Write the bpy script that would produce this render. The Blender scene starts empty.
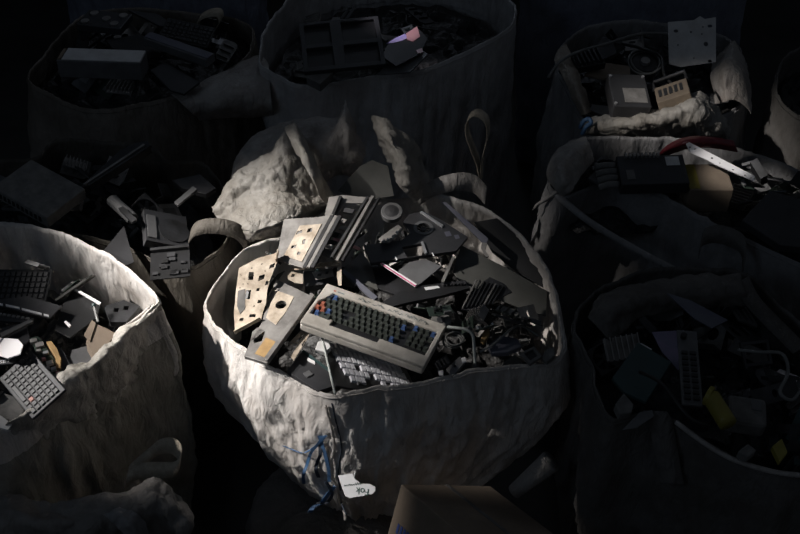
import bpy, bmesh, math, random
from math import sin, cos, pi, radians, atan2, sqrt
from mathutils import Vector, Matrix, noise, geometry
from mathutils.bvhtree import BVHTree

random.seed(7)
SC = bpy.context.scene
COL = SC.collection
V = Vector

# ------------------------------------------------------------------ camera
CAM = V((0, 0, 3.0)); PITCH = radians(36.0); F = 1111.1
cd = bpy.data.cameras.new('camera'); cam = bpy.data.objects.new('camera', cd); COL.objects.link(cam)
cam.location = CAM; cam.rotation_euler = (pi/2 - PITCH, 0, 0)
cd.sensor_width = 36; cd.lens = 36*F/800; cd.clip_end = 60
SC.camera = cam
FW = V((0, cos(PITCH), -sin(PITCH))); UP = V((0, sin(PITCH), cos(PITCH))); RT = V((1, 0, 0))

def ray(px, py): return (FW + RT*((px-400)/F) + UP*((267-py)/F)).normalized()
def at(px, py, z):
    d = ray(px, py); return CAM + d*((z-CAM.z)/d.z)
def onplane(px, py, p0, n):
    d = ray(px, py); return CAM + d*((p0-CAM).dot(n)/d.dot(n))
def N(az=0, tilt=0):
    a, t = radians(az), radians(tilt); return V((sin(t)*cos(a), sin(t)*sin(a), cos(t)))

# --------------------------------------------------------------- materials
def mat(name, col, rough=.5, metal=0.0, col2=None, scale=8.0, bump=0.0, bscale=40.0, spec=.5, stretch=None, contrast=(.35, .7), trans=0.0):
    m = bpy.data.materials.new(name); m.use_nodes = True
    nt = m.node_tree; b = nt.nodes['Principled BSDF']
    b.inputs['Roughness'].default_value = rough; b.inputs['Metallic'].default_value = metal
    b.inputs['Specular IOR Level'].default_value = spec
    if trans: b.inputs['Transmission Weight'].default_value = trans
    tc = nt.nodes.new('ShaderNodeTexCoord'); vec = tc.outputs['Object']
    if stretch:
        mp = nt.nodes.new('ShaderNodeMapping'); mp.inputs['Scale'].default_value = stretch
        nt.links.new(vec, mp.inputs['Vector']); vec = mp.outputs['Vector']
    if col2 is None: col2 = tuple(c*.55 for c in col)
    n = nt.nodes.new('ShaderNodeTexNoise'); n.inputs['Scale'].default_value = scale; n.inputs['Detail'].default_value = 6
    n.inputs['Roughness'].default_value = .65
    r = nt.nodes.new('ShaderNodeValToRGB')
    r.color_ramp.elements[0].position = contrast[0]; r.color_ramp.elements[1].position = contrast[1]
    r.color_ramp.elements[0].color = (*col2, 1); r.color_ramp.elements[1].color = (*col, 1)
    nt.links.new(vec, n.inputs['Vector']); nt.links.new(n.outputs['Fac'], r.inputs['Fac'])
    nt.links.new(r.outputs['Color'], b.inputs['Base Color'])
    if bump:
        n2 = nt.nodes.new('ShaderNodeTexNoise'); n2.inputs['Scale'].default_value = bscale; n2.inputs['Detail'].default_value = 5
        bp = nt.nodes.new('ShaderNodeBump'); bp.inputs['Strength'].default_value = bump; bp.inputs['Distance'].default_value = .01
        nt.links.new(vec, n2.inputs['Vector']); nt.links.new(n2.outputs['Fac'], bp.inputs['Height'])
        nt.links.new(bp.outputs['Normal'], b.inputs['Normal'])
    return m

def fabric(name, col, col2, rough=.36, crinkle=1.0, sheen_scale=40, transl=0.0):
    """laminated woven polypropylene: crinkle ridges from warped voronoi plus dirt patches"""
    m = bpy.data.materials.new(name); m.use_nodes = True
    nt = m.node_tree; L = nt.links; b = nt.nodes['Principled BSDF']
    b.inputs['Specular IOR Level'].default_value = .45
    tc = nt.nodes.new('ShaderNodeTexCoord')
    dirt = nt.nodes.new('ShaderNodeTexNoise'); dirt.inputs['Scale'].default_value = 5; dirt.inputs['Detail'].default_value = 8; dirt.inputs['Roughness'].default_value = .7
    rp = nt.nodes.new('ShaderNodeValToRGB'); e = rp.color_ramp.elements
    e[0].position = .32; e[1].position = .62; e[0].color = (*col2, 1); e[1].color = (*col, 1)
    L.new(tc.outputs['Object'], dirt.inputs['Vector']); L.new(dirt.outputs['Fac'], rp.inputs['Fac']); L.new(rp.outputs['Color'], b.inputs['Base Color'])
    rr = nt.nodes.new('ShaderNodeMapRange'); rr.inputs['To Min'].default_value = rough+.25; rr.inputs['To Max'].default_value = rough-.06
    L.new(dirt.outputs['Fac'], rr.inputs['Value']); L.new(rr.outputs['Result'], b.inputs['Roughness'])
    warp = nt.nodes.new('ShaderNodeTexNoise'); warp.inputs['Scale'].default_value = 7; warp.inputs['Detail'].default_value = 3
    add = nt.nodes.new('ShaderNodeVectorMath'); add.operation = 'MULTIPLY_ADD'
    add.inputs[1].default_value = (.06, .06, .06)
    L.new(tc.outputs['Object'], warp.inputs['Vector']); L.new(warp.outputs['Color'], add.inputs[0]); L.new(tc.outputs['Object'], add.inputs[2])
    mp = nt.nodes.new('ShaderNodeMapping'); mp.inputs['Scale'].default_value = (1, 1, .30); mp.inputs['Rotation'].default_value = (.35, .55, .2)
    L.new(add.outputs['Vector'], mp.inputs['Vector'])
    vo = nt.nodes.new('ShaderNodeTexVoronoi'); vo.feature = 'F1'; vo.inputs['Scale'].default_value = sheen_scale
    L.new(mp.outputs['Vector'], vo.inputs['Vector'])
    n2 = nt.nodes.new('ShaderNodeTexNoise'); n2.inputs['Scale'].default_value = 34; n2.inputs['Detail'].default_value = 7; n2.inputs['Roughness'].default_value = .62; n2.inputs['Distortion'].default_value = .8
    L.new(mp.outputs['Vector'], n2.inputs['Vector'])
    mx = nt.nodes.new('ShaderNodeMath'); mx.operation = 'MULTIPLY_ADD'; mx.inputs[1].default_value = .28
    L.new(vo.outputs['Distance'], mx.inputs[0]); L.new(n2.outputs['Fac'], mx.inputs[2])
    bp = nt.nodes.new('ShaderNodeBump'); bp.inputs['Strength'].default_value = crinkle; bp.inputs['Distance'].default_value = .011
    L.new(mx.outputs['Value'], bp.inputs['Height']); L.new(bp.outputs['Normal'], b.inputs['Normal'])
    if transl:
        tr = nt.nodes.new('ShaderNodeBsdfTranslucent'); ms = nt.nodes.new('ShaderNodeMixShader'); ms.inputs[0].default_value = transl
        L.new(rp.outputs['Color'], tr.inputs['Color']); L.new(bp.outputs['Normal'], tr.inputs['Normal'])
        L.new(b.outputs['BSDF'], ms.inputs[1]); L.new(tr.outputs['BSDF'], ms.inputs[2]); L.new(ms.outputs['Shader'], nt.nodes['Material Output'].inputs['Surface'])
    return m

M = {}
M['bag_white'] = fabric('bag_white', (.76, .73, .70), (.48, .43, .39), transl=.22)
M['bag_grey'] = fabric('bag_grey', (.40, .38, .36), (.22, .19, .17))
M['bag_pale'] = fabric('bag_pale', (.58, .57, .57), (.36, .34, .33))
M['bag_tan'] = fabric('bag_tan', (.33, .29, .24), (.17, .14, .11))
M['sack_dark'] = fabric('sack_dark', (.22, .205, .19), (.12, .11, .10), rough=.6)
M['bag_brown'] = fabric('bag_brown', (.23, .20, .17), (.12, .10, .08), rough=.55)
M['bag_shaded_olive'] = fabric('bag_shaded_olive', (.36, .34, .295), (.20, .185, .155), rough=.5)  # shade on the bag's outer front put into a darker olive
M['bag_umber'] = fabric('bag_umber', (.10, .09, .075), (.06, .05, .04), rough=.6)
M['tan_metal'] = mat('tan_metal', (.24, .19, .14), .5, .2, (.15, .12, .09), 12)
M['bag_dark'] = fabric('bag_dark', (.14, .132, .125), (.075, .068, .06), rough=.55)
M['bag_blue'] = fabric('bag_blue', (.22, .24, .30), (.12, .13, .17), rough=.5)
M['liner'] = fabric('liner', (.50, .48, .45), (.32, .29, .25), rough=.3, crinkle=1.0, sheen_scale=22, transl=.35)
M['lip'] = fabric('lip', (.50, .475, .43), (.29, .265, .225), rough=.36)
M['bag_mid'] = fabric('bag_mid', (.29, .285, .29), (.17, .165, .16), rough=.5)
M['webbing'] = mat('webbing', (.52, .45, .36), .8, 0, (.3, .26, .2), 30, .4, 250)
M['hem'] = mat('hem', (.55, .49, .44), .7, 0, (.3, .25, .22), 20, .5, 120)
M['beige'] = mat('beige', (.68, .645, .59), .45, 0, (.36, .33, .29), 9, .05, 150)
M['cream'] = mat('cream', (.70, .61, .50), .45, .1, (.34, .27, .2), 15, .08, 60, contrast=(.36, .6))
M['grey_metal'] = mat('grey_metal', (.44, .42, .40), .38, .35, (.2, .19, .18), 14, .08, 70)
M['silver'] = mat('silver', (.75, .75, .76), .28, .6, (.45, .45, .46), 10)
M['dark_metal'] = mat('dark_metal', (.10, .10, .105), .4, .6, (.04, .04, .04), 12)
M['black'] = mat('black', (.022, .022, .024), .42, 0, (.012, .012, .012), 10, .06, 120)
M['charcoal'] = mat('charcoal', (.048, .048, .052), .5, 0, (.028, .028, .03), 9, .05, 120)
M['mid_grey'] = mat('mid_grey', (.17, .17, .175), .42, .1, (.10, .10, .10), 10)
M['greenish'] = mat('greenish', (.10, .10, .092), .5, .1, (.06, .06, .055), 7)
M['white_plastic'] = mat('white_plastic', (.70, .70, .70), .45, 0, (.5, .49, .48), 12)
M['key_dark'] = mat('key_dark', (.085, .095, .085), .45, 0, (.05, .057, .05), 30)
M['key_blue'] = mat('key_blue', (.085, .15, .34), .4, 0, (.06, .11, .25), 30)
M['key_red'] = mat('key_red', (.46, .16, .10), .4, 0, (.36, .12, .08), 30)
M['key_white'] = mat('key_white', (.62, .62, .66), .42, 0, (.45, .45, .48), 30)
M['key_grey'] = mat('key_grey', (.05, .05, .053), .45, 0, (.035, .035, .035), 30)
M['paper'] = mat('paper', (.82, .82, .83), .7, 0, (.7, .7, .7), 12)
M['pcb'] = mat('pcb', (.05, .075, .055), .4, .1, (.025, .035, .03), 60)
M['chip'] = mat('chip', (.03, .03, .03), .35)
M['gold'] = mat('gold', (.55, .36, .16), .5, .2, (.35, .22, .1), 20)
M['blue_twine'] = mat('blue_twine', (.08, .19, .36), .6, 0, (.03, .06, .13), 25)
M['twine_and_fold_shade'] = mat('twine_and_fold_shade', (.03, .04, .06), .7)
M['ink_green'] = mat('ink_green', (.03, .10, .08), .7)
M['ink_blue'] = mat('ink_blue', (.07, .12, .42), .8)
M['ink_grey'] = mat('ink_grey', (.20, .26, .27), .7)
M['pink'] = mat('pink', (.8, .12, .3), .4)
M['bright'] = mat('bright', (.92, .90, .9), .25, .1, (.85, .82, .82), 6)
M['cardboard'] = mat('cardboard', (.25, .195, .145), .8, 0, (.17, .13, .095), 6, .1, 60)
M['teal'] = mat('teal', (.035, .07, .07), .5, 0, (.025, .05, .05), 8)
M['yellow'] = mat('yellow', (.30, .26, .05), .45, 0, (.2, .17, .03), 12)
M['red_film'] = mat('red_film', (.17, .025, .035), .35, 0, (.09, .015, .02), 10, .4, 40)
M['cable_grey'] = mat('cable_grey', (.22, .22, .21), .45)
M['cable_black'] = mat('cable_black', (.02, .02, .02), .45)
M['cable_white'] = mat('cable_white', (.55, .58, .55), .4)
M['debris'] = mat('debris', (.045, .043, .042), .55, .1, (.012, .012, .012), 22, .8, 60)
M['floor'] = mat('floor', (.05, .048, .045), .8, 0, (.025, .024, .022), 2, .3, 20)
M['wall'] = mat('wall', (.07, .07, .075), .9, 0, (.04, .04, .045), 1.5, .2, 15)
M['fire'] = mat('cd_foil_sheen', (.85, .66, .92), .25, .0, (.42, .36, .85), 30)  # sky reflection on the disc put into the pale lilac colour
M['foil_pink'] = mat('foil_pink', (.85, .45, .42), .25, .0, (.7, .35, .4), 10)
M['purple'] = mat('purple_foil', (.28, .22, .35), .3, .3, (.2, .2, .28), 20)
M['dusty'] = mat('dusty', (.20, .19, .18), .8, 0, (.1, .1, .095), 20, .3, 50)
M['mauve'] = mat('mauve', (.15, .155, .18), .5, .1, (.1, .1, .14), 8)

# ----------------------------------------------------------------- helpers
def prop(o, label=None, cat=None, group=None, kind=None):
    if label: o['label'] = label
    if cat: o['category'] = cat
    if group: o['group'] = group
    if kind: o['kind'] = kind
    return o

def empty(name, mw, label, cat, group=None):
    o = bpy.data.objects.new(name, None); COL.objects.link(o); o.empty_display_size = .05
    o.matrix_world = mw
    return prop(o, label, cat, group)

def link(name, me, mats, parent=None, mw=None, bevel=0, smooth=False):
    if not isinstance(mats, (list, tuple)): mats = [mats]
    o = bpy.data.objects.new(name, me); COL.objects.link(o)
    if not me.materials:
        for m in mats: me.materials.append(M[m] if isinstance(m, str) else m)
    if parent: o.parent = parent
    if mw is not None:
        if parent: o.matrix_local = mw
        else: o.matrix_world = mw
    if bevel:
        b = o.modifiers.new('edge', 'BEVEL'); b.width = bevel; b.segments = 2; b.limit_method = 'ANGLE'; b.angle_limit = radians(40)
    if smooth:
        for p in me.polygons: p.use_smooth = True
    return o

class MB:
    def __init__(s): s.v = []; s.f = []
    def add(s, vs, fs):
        b = len(s.v); s.v += [tuple(x) for x in vs]; s.f += [tuple(b+i for i in f) for f in fs]; return s
    def box(s, x0, x1, y0, y1, z0, z1, top=0.0, T=None):
        vs = [V((x, y, z)) for z in (z0, z1) for (x, y) in ((x0, y0), (x1, y0), (x1, y1), (x0, y1))]
        if top:
            c = V(((x0+x1)/2, (y0+y1)/2, 0))
            for i in range(4, 8):
                d = vs[i]-c; vs[i].x -= math.copysign(top, d.x); vs[i].y -= math.copysign(top, d.y)
        if T: vs = [T @ v for v in vs]
        return s.add(vs, [(3, 2, 1, 0), (4, 5, 6, 7), (0, 1, 5, 4), (1, 2, 6, 5), (2, 3, 7, 6), (3, 0, 4, 7)])
    def tube(s, pts, r, n=8, sub=6, closed=False):
        P = crom(pts, sub, closed) if sub > 1 else [V(p) for p in pts]
        m = len(P); vs = []; ref = V((.13, .21, .97)).normalized(); rr = r if callable(r) else (lambda t: r)
        for i, p in enumerate(P):
            a = P[(i-1) % m] if (closed or i > 0) else p; b = P[(i+1) % m] if (closed or i < m-1) else p
            t = (b-a).normalized()
            u = t.cross(ref)
            if u.length < .05: u = t.cross(V((1, 0, 0)))
            u.normalize(); w = t.cross(u); ref = -t.cross(u).cross(t).cross(t) if False else ref
            R = rr(i/max(1, m-1))
            vs += [p + (u*cos(2*pi*k/n) + w*sin(2*pi*k/n))*R for k in range(n)]
        fs = []
        for i in range(m if closed else m-1):
            j = (i+1) % m
            fs += [(i*n+k, i*n+(k+1) % n, j*n+(k+1) % n, j*n+k) for k in range(n)]
        if not closed: fs += [tuple(range(n))[::-1], tuple((m-1)*n+k for k in range(n))]
        return s.add(vs, fs)
    def cyl(s, c, r, z0, z1, n=20, r2=None):
        r2 = r if r2 is None else r2
        vs = [(c[0]+r*cos(2*pi*k/n), c[1]+r*sin(2*pi*k/n), z0) for k in range(n)] + [(c[0]+r2*cos(2*pi*k/n), c[1]+r2*sin(2*pi*k/n), z1) for k in range(n)]
        return s.add(vs, [tuple(range(n))[::-1], tuple(range(n, 2*n))] + [(k, (k+1) % n, n+(k+1) % n, n+k) for k in range(n)])
    def poly(s, outer, holes=(), z0=0, z1=.002):
        loops = [[V((p[0], p[1], 0)) for p in outer]] + [[V((p[0], p[1], 0)) for p in h] for h in holes]
        tris = geometry.tessellate_polygon(loops)
        flat = [p for l in loops for p in l]; n = len(flat)
        vs = [(p.x, p.y, z1) for p in flat] + [(p.x, p.y, z0) for p in flat]
        fs = [tuple(t) for t in tris] + [tuple(n+i for i in t)[::-1] for t in tris]
        b = 0
        for l in loops:
            k = len(l)
            fs += [(b+i, b+(i+1) % k, n+b+(i+1) % k, n+b+i) for i in range(k)]; b += k
        return s.add(vs, fs)
    def ribbon(s, pts, wd, th=.0025, sub=8, closed=False):
        P = crom(pts, sub, closed); m = len(P); wds = wd if isinstance(wd, list) else [wd]*len(pts)
        W = crom(wds, sub, closed); vs = []
        for i, p in enumerate(P):
            a = P[(i-1) % m] if (closed or i > 0) else p; b = P[(i+1) % m] if (closed or i < m-1) else p
            nn = (b-a).normalized().cross(W[i]); nn.normalize()
            vs += [p-W[i]/2-nn*th/2, p+W[i]/2-nn*th/2, p+W[i]/2+nn*th/2, p-W[i]/2+nn*th/2]
        fs = []
        for i in range(m if closed else m-1):
            j = (i+1) % m
            fs += [(i*4+k, i*4+(k+1) % 4, j*4+(k+1) % 4, j*4+k) for k in range(4)]
        if not closed: fs += [(3, 2, 1, 0), tuple((m-1)*4+k for k in range(4))]
        return s.add(vs, fs)
    def mesh(s, name='mesh'):
        me = bpy.data.meshes.new(name); me.from_pydata(s.v, [], s.f); me.validate()
        bm = bmesh.new(); bm.from_mesh(me); bmesh.ops.recalc_face_normals(bm, faces=bm.faces); bm.to_mesh(me); bm.free()
        return me
    def build(s, name, mats, parent=None, mw=None, bevel=0, smooth=False):
        return link(name, s.mesh(name), mats, parent, mw, bevel, smooth)

def crom(pts, sub, closed=False):
    P = [V(p) for p in pts]; n = len(P)
    if n < 3 and not closed:
        return [P[0].lerp(P[1], k/sub) for k in range(sub+1)]
    out = []
    for i in range(n if closed else n-1):
        if closed: a, b, c, d = P[i-1], P[i], P[(i+1) % n], P[(i+2) % n]
        else: a, b, c, d = P[max(i-1, 0)], P[i], P[i+1], P[min(i+2, n-1)]
        for k in range(sub):
            t = k/sub
            out.append(.5*((2*b) + (c-a)*t + (2*a-5*b+4*c-d)*t*t + (3*b-a-3*c+d)*t*t*t))
    if not closed: out.append(P[-1].copy())
    return out

def circ(cx, cy, r, n=18, ry=None):
    ry = r if ry is None else ry
    return [(cx+r*cos(2*pi*k/n), cy+ry*sin(2*pi*k/n)) for k in range(n)]
def rect(x0, x1, y0, y1): return [(x0, y0), (x1, y0), (x1, y1), (x0, y1)]

class Fr:
    """a flat frame standing in the world: origin, x, y in its plane, z its normal"""
    def __init__(s, o, x, y, z):
        s.M = Matrix(((x.x, y.x, z.x, o.x), (x.y, y.y, z.y, o.y), (x.z, y.z, z.z, o.z), (0, 0, 0, 1))); s.I = s.M.inverted(); s.o = o; s.n = z
    def loc(s, px, py):
        q = s.I @ onplane(px, py, s.o, s.n); return (q.x, q.y)
def quad(O, X, Y, z0, n=V((0, 0, 1))):
    o = at(*O, z0); x = onplane(*X, o, n)-o; y = onplane(*Y, o, n)-o
    w = x.length; xd = x.normalized(); yd = y - xd*y.dot(xd); h = yd.length; yd.normalize()
    zd = xd.cross(yd)
    f = Fr(o, xd, yd, zd); f.w = w; f.h = h; f.shear = y.dot(xd)
    return f
def flat(pxs, z0, n=V((0, 0, 1))):
    o = at(*pxs[0], z0); ps = [onplane(*p, o, n) for p in pxs]
    c = sum(ps, V())/len(ps); xd = (ps[1]-ps[0]).normalized(); yd = n.cross(xd)
    return Fr(c, xd, yd, n)

HERO = {}            # bag key -> list of hero mesh objects
CUR = [None]
def reg(o):
    if CUR[0]: HERO.setdefault(CUR[0], []).append(o)
    return o

def plate(name, label, cat, pxs, z0, n, t, m, holes=(), parent=None, group=None, bevel=0):
    """flat scrap piece whose outline is seen at these pixels, on a plane of normal n"""
    f = flat(pxs, z0, n)
    mb = MB().poly([f.loc(*p) for p in pxs], [[f.loc(*p) for p in h] for h in holes], -t, 0)
    o = mb.build(name, m, None, f.M, bevel)
    if label: prop(o, label, cat, group)
    reg(o); o['_n'] = 0; del o['_n']
    return o, f

# ------------------------------------------------------------------- cloth
def fbm(p, o=4): return noise.fractal(p, 1.0, 2.1, o)
def crease(p, o=4):
    s = 0; a = 1.0
    for k in range(o):
        s += a*(1-abs(noise.noise(p))*2.2); p = p*2.03+V((3.1, 1.7, 5.2)); a *= .5
    return s/1.9 - .5

def cloth(name, rows, m, parent=None, amp=.012, fr=9, su=14, sv=14, thick=.003, seed=0, label=None, cat=None, ring=0):
    """sheet through a net of (px, py, z) control points"""
    R = [crom([at(*p) for p in r], su) for r in rows]
    C = [crom([R[j][i] for j in range(len(R))], sv) for i in range(len(R[0]))]
    nu, nv = len(C), len(C[0]); off = V((seed*7.3, seed*3.1, 0))
    P = [[C[i][j] for j in range(nv)] for i in range(nu)]
    Q = [[None]*nv for _ in range(nu)]
    for i in range(nu):
        for j in range(nv):
            a = P[min(i+1, nu-1)][j]-P[max(i-1, 0)][j]; b = P[i][min(j+1, nv-1)]-P[i][max(j-1, 0)]
            nn = a.cross(b)
            nn = nn.normalized() if nn.length > 1e-9 else V((0, 0, 1))
            p = P[i][j]
            Q[i][j] = p + nn*amp*(crease(p*fr+off)*1.0 + fbm(p*fr*.5+off)*.8 + crease(p*fr*2.6+off, 3)*.5)
    mb = MB(); mb.add([Q[i][j] for i in range(nu) for j in range(nv)], [(i*nv+j, (i+1)*nv+j, (i+1)*nv+j+1, i*nv+j+1) for i in range(nu-1) for j in range(nv-1)])
    o = mb.build(name, m, None, None, 0, True)
    md = o.modifiers.new('thick', 'SOLIDIFY'); md.thickness = thick; md.offset = 0
    if parent: o.parent = parent; o.matrix_parent_inverse = parent.matrix_world.inverted()
    if label: prop(o, label, cat)
    return o

BAGS = {}
def bag(key, label, rim, bot, br, zb, depth, m, bulge=.05, prof=1.6, amp=.022, fr=5.0, dome=.0, lump=.05, heap=True, NA=220, MR=46, rimamp=.25, seed=0, diag=0.0, heaplabel=None, corner=.75, fold=.6, outer=None):
    R = [at(*p) for p in rim]
    big = crom(R, 24, True)
    L = [0]
    for i in range(len(big)): L.append(L[-1]+(big[(i+1) % len(big)]-big[i]).length)
    ring = []
    k = 0
    for i in range(NA):
        s = L[-1]*i/NA
        while L[k+1] < s: k += 1
        ring.append(big[k].lerp(big[(k+1) % len(big)], (s-L[k])/max(1e-9, L[k+1]-L[k])))
    c = sum(ring, V())/NA
    bc = V((c.x+bot[1], c.y+bot[2], zb)) if bot[0] == 'under' else at(*bot, zb)
    hx = (max(q.x for q in ring)-min(q.x for q in ring))/2; hy = (max(q.y for q in ring)-min(q.y for q in ring))/2
    off = V((seed*5.7, seed*2.3, seed))
    def pt(i, t, inset):
        p = ring[i]; th = atan2(p.y-c.y, p.x-c.x); rad = V((cos(th), sin(th), 0))
        s = abs(t)**prof
        b = V((bc.x+br[0]*cos(th), bc.y+br[1]*sin(th), 0))*(1-corner) + V((bc.x+(p.x-c.x)*br[0]/hx, bc.y+(p.y-c.y)*br[1]/hy, 0))*corner
        q = V((p.x, p.y, 0)).lerp(b, s); q.z = p.z+(zb-p.z)*t
        q += rad*bulge*sin(pi*min(1, t))
        a = rimamp + (1-rimamp)*min(1, t*3)
        tg = V((-rad.y, rad.x, 0))*(1 if rad.x < -.05 else -1)
        fd = (tg*fold - V((0, 0, .75))).normalized()
        w = (q - fd*(q.dot(fd)*.72))*fr*1.5 + off
        d = amp*(crease(w, 3)*1.0 + fbm(w*.6+V((9, 2, 4)), 3)*1.1) + amp*.55*crease(w*2.7+V((2, 5, 1)), 3)
        return q + rad*(d*a-inset)
    root = empty('bulk_bag', Matrix.Translation(V((bc.x, bc.y, zb))), label, 'bulk bag')
    vs = []; fs = []
    MI = 16
    zr = c.z; tin = min(.95, depth/(zr-zb))
    rows = [[pt(i, tin*(MI-j)/MI, .008) for i in range(NA)] for j in range(MI)] + [[pt(i, 0, .004)+V((0, 0, .004)) for i in range(NA)]] + [[pt(i, (j/MR)**.9 if j else 0, 0) for i in range(NA)] for j in range(MR+1)]
    for r in rows: vs += r
    for j in range(len(rows)-1):
        fs += [(j*NA+i, j*NA+(i+1) % NA, (j+1)*NA+(i+1) % NA, (j+1)*NA+i) for i in range(NA)]
    fs.append(tuple((len(rows)-1)*NA+i for i in range(NA)))
    I = Matrix.Translation(-V((bc.x, bc.y, zb)))
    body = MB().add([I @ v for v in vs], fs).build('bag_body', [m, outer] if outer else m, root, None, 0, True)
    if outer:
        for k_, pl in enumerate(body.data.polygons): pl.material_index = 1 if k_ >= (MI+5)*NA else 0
    BAGS[key] = dict(root=root, body=body, ring=ring, c=c, inner=rows[0], bvh=BVHTree.FromPolygons([tuple(v) for v in vs], fs))
    # hem: the doubled, stitched edge that runs round the mouth
    hem = []
    for i in range(0, NA, 2): hem.append(I @ (pt(i, .012, -.002)))
    MB().tube(hem, .0022, 6, 1, True).build('hem', m, root, None, 0, True)
    if heap:
        inn = rows[0]; hc = sum(inn, V())/NA; K = 22; hv = [hc+V((0, 0, dome))]; hf = []
        for k in range(1, K+1):
            f = k/K*(.84 if key in ('the right hand folded sack', 'the dim sack behind the near left one') else .92)
            for i in range(0, NA, 2):
                p = hc.lerp(inn[i], f); p.z += dome*(1-f*f)
                w = p*11+off
                cell = noise.cell(V((p.x*17+noise.noise(p*9)*1.5, p.y*17+noise.noise(p*8+V((4, 4, 4)))*1.5, seed)))
                p.z += lump*(.55*cell+.4*noise.noise(w)+.35*noise.noise(w*2.3))*(1 if k < K else .3)
                hv.append(p)
        n2 = NA//2
        hf += [(0, 1+i, 1+(i+1) % n2) for i in range(n2)]
        for k in range(K-1):
            hf += [(1+k*n2+i, 1+(k+1)*n2+i, 1+(k+1)*n2+(i+1) % n2, 1+k*n2+(i+1) % n2) for i in range(n2)]
        h = MB().add(hv, hf).build('scrap_debris', 'debris')
        prop(h, heaplabel or 'loose dark crumbled scrap filling '+key, 'scrap', None, 'stuff')
        BAGS[key]['heap'] = h; BAGS[key]['hvs'] = (hv, hf)
    return root

def part_world(o, parent):
    o.parent = parent; o.matrix_parent_inverse = parent.matrix_world.inverted(); return o
def hit(key, px, py, off=.004):
    d = ray(px, py); loc, n, _, _ = BAGS[key]['bvh'].ray_cast(CAM, d)
    if loc is None: return at(px, py, .7), -d
    if n.dot(d) > 0: n = -n
    return loc + n*off, n

# ------------------------------------------------------------ the setting
def struct(name, mb, m):
    o = mb.build(name, m); o['kind'] = 'structure'; return o
struct('floor', MB().box(-5, 5, -1, 8.6, -.1, 0), 'floor')
struct('wall_back', MB().box(-5, 5, 8.6, 8.75, 0, 5), 'wall')
struct('wall_left', MB().box(-5.15, -5, -1, 8.6, 0, 5), 'wall')

# ------------------------------------------------------------- the bags
central = bag('the central sack', 'white laminated bulk bag heaped with scrap, beige keyboard on top, front half in light',
    [(205, 304, .97), (221, 276, .98), (240, 253, 1.0), (264, 240, 1.02), (285, 236, 1.02), (318, 216, 1.03), (350, 203, 1.03), (400, 199, 1.03), (428, 195, 1.05), (452, 197, 1.05), (480, 206, 1.03), (510, 224, 1.01),
     (541, 258, 1.0), (555, 290, .99), (562, 320, .97), (565, 343, .95), (553, 362, .93), (520, 366, .93), (480, 370, .94), (440, 379, .94), (400, 386, .95), (360, 391, .95), (331, 396, .94),
     (312, 391, .93), (294, 380, .93), (270, 367, .94), (245, 351, .94), (219, 331, .95)],
    (382, 466), (.25, .22), .42, .22, 'bag_white', bulge=.05, prof=2.0, amp=.022, fr=4.4, fold=1.15, lump=.05, dome=.03, seed=3, diag=-.55, NA=320, MR=60,
    heaplabel='loose dark crumbled scrap filling the central white sack')
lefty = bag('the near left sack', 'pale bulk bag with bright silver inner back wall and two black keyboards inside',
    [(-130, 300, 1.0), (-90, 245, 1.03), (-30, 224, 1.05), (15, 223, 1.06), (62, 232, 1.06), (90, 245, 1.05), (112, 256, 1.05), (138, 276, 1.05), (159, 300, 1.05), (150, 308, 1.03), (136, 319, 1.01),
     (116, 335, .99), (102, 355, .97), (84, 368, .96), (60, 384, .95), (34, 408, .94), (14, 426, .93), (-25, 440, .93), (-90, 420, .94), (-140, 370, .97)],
    ('under', 0, .02), (.42, .32), .06, .26, 'bag_white', bulge=.04, prof=2.6, amp=.024, fr=4.2, lump=.05, dome=.02, seed=8, fold=-.8, outer='bag_shaded_olive',
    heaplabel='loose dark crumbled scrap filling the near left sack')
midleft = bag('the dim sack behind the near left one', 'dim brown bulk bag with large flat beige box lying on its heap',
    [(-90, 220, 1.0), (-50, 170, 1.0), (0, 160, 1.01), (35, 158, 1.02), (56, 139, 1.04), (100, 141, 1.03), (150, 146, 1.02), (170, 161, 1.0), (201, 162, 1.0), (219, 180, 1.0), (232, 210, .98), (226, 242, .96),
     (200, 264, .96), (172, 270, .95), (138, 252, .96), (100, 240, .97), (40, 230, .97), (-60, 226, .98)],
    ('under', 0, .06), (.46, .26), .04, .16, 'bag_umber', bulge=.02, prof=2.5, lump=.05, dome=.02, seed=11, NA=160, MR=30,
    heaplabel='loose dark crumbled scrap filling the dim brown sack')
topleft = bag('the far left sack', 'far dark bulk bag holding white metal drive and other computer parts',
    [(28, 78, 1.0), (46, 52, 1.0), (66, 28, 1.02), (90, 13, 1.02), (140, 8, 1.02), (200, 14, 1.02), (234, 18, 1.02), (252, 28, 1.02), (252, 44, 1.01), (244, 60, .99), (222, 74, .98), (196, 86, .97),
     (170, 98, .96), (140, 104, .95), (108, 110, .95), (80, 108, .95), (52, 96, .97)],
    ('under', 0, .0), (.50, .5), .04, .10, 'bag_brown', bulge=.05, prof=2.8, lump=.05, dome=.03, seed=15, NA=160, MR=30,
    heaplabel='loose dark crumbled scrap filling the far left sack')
topmid = bag('the tall grey sack', 'tall grey bulk bag behind the central one, holding black frame and iridescent disc tray',
    [(259, 60, 1.08), (264, 30, 1.1), (280, 8, 1.12), (300, -12, 1.14), (350, -30, 1.14), (420, -34, 1.14), (480, -22, 1.13), (514, 4, 1.12), (512, 24, 1.10), (494, 38, 1.08), (470, 50, 1.06), (440, 64, 1.04),
     (412, 73, 1.03), (372, 77, 1.02), (342, 82, 1.02), (318, 86, 1.02), (298, 85, 1.03), (284, 80, 1.04), (270, 72, 1.06)],
    ('under', 0, 0), (.52, .6), .04, .16, 'bag_pale', bulge=.0, prof=3.0, lump=.04, dome=.0, seed=19, NA=200, MR=36,
    heaplabel='loose dark crumbled scrap filling the tall grey sack')
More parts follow.
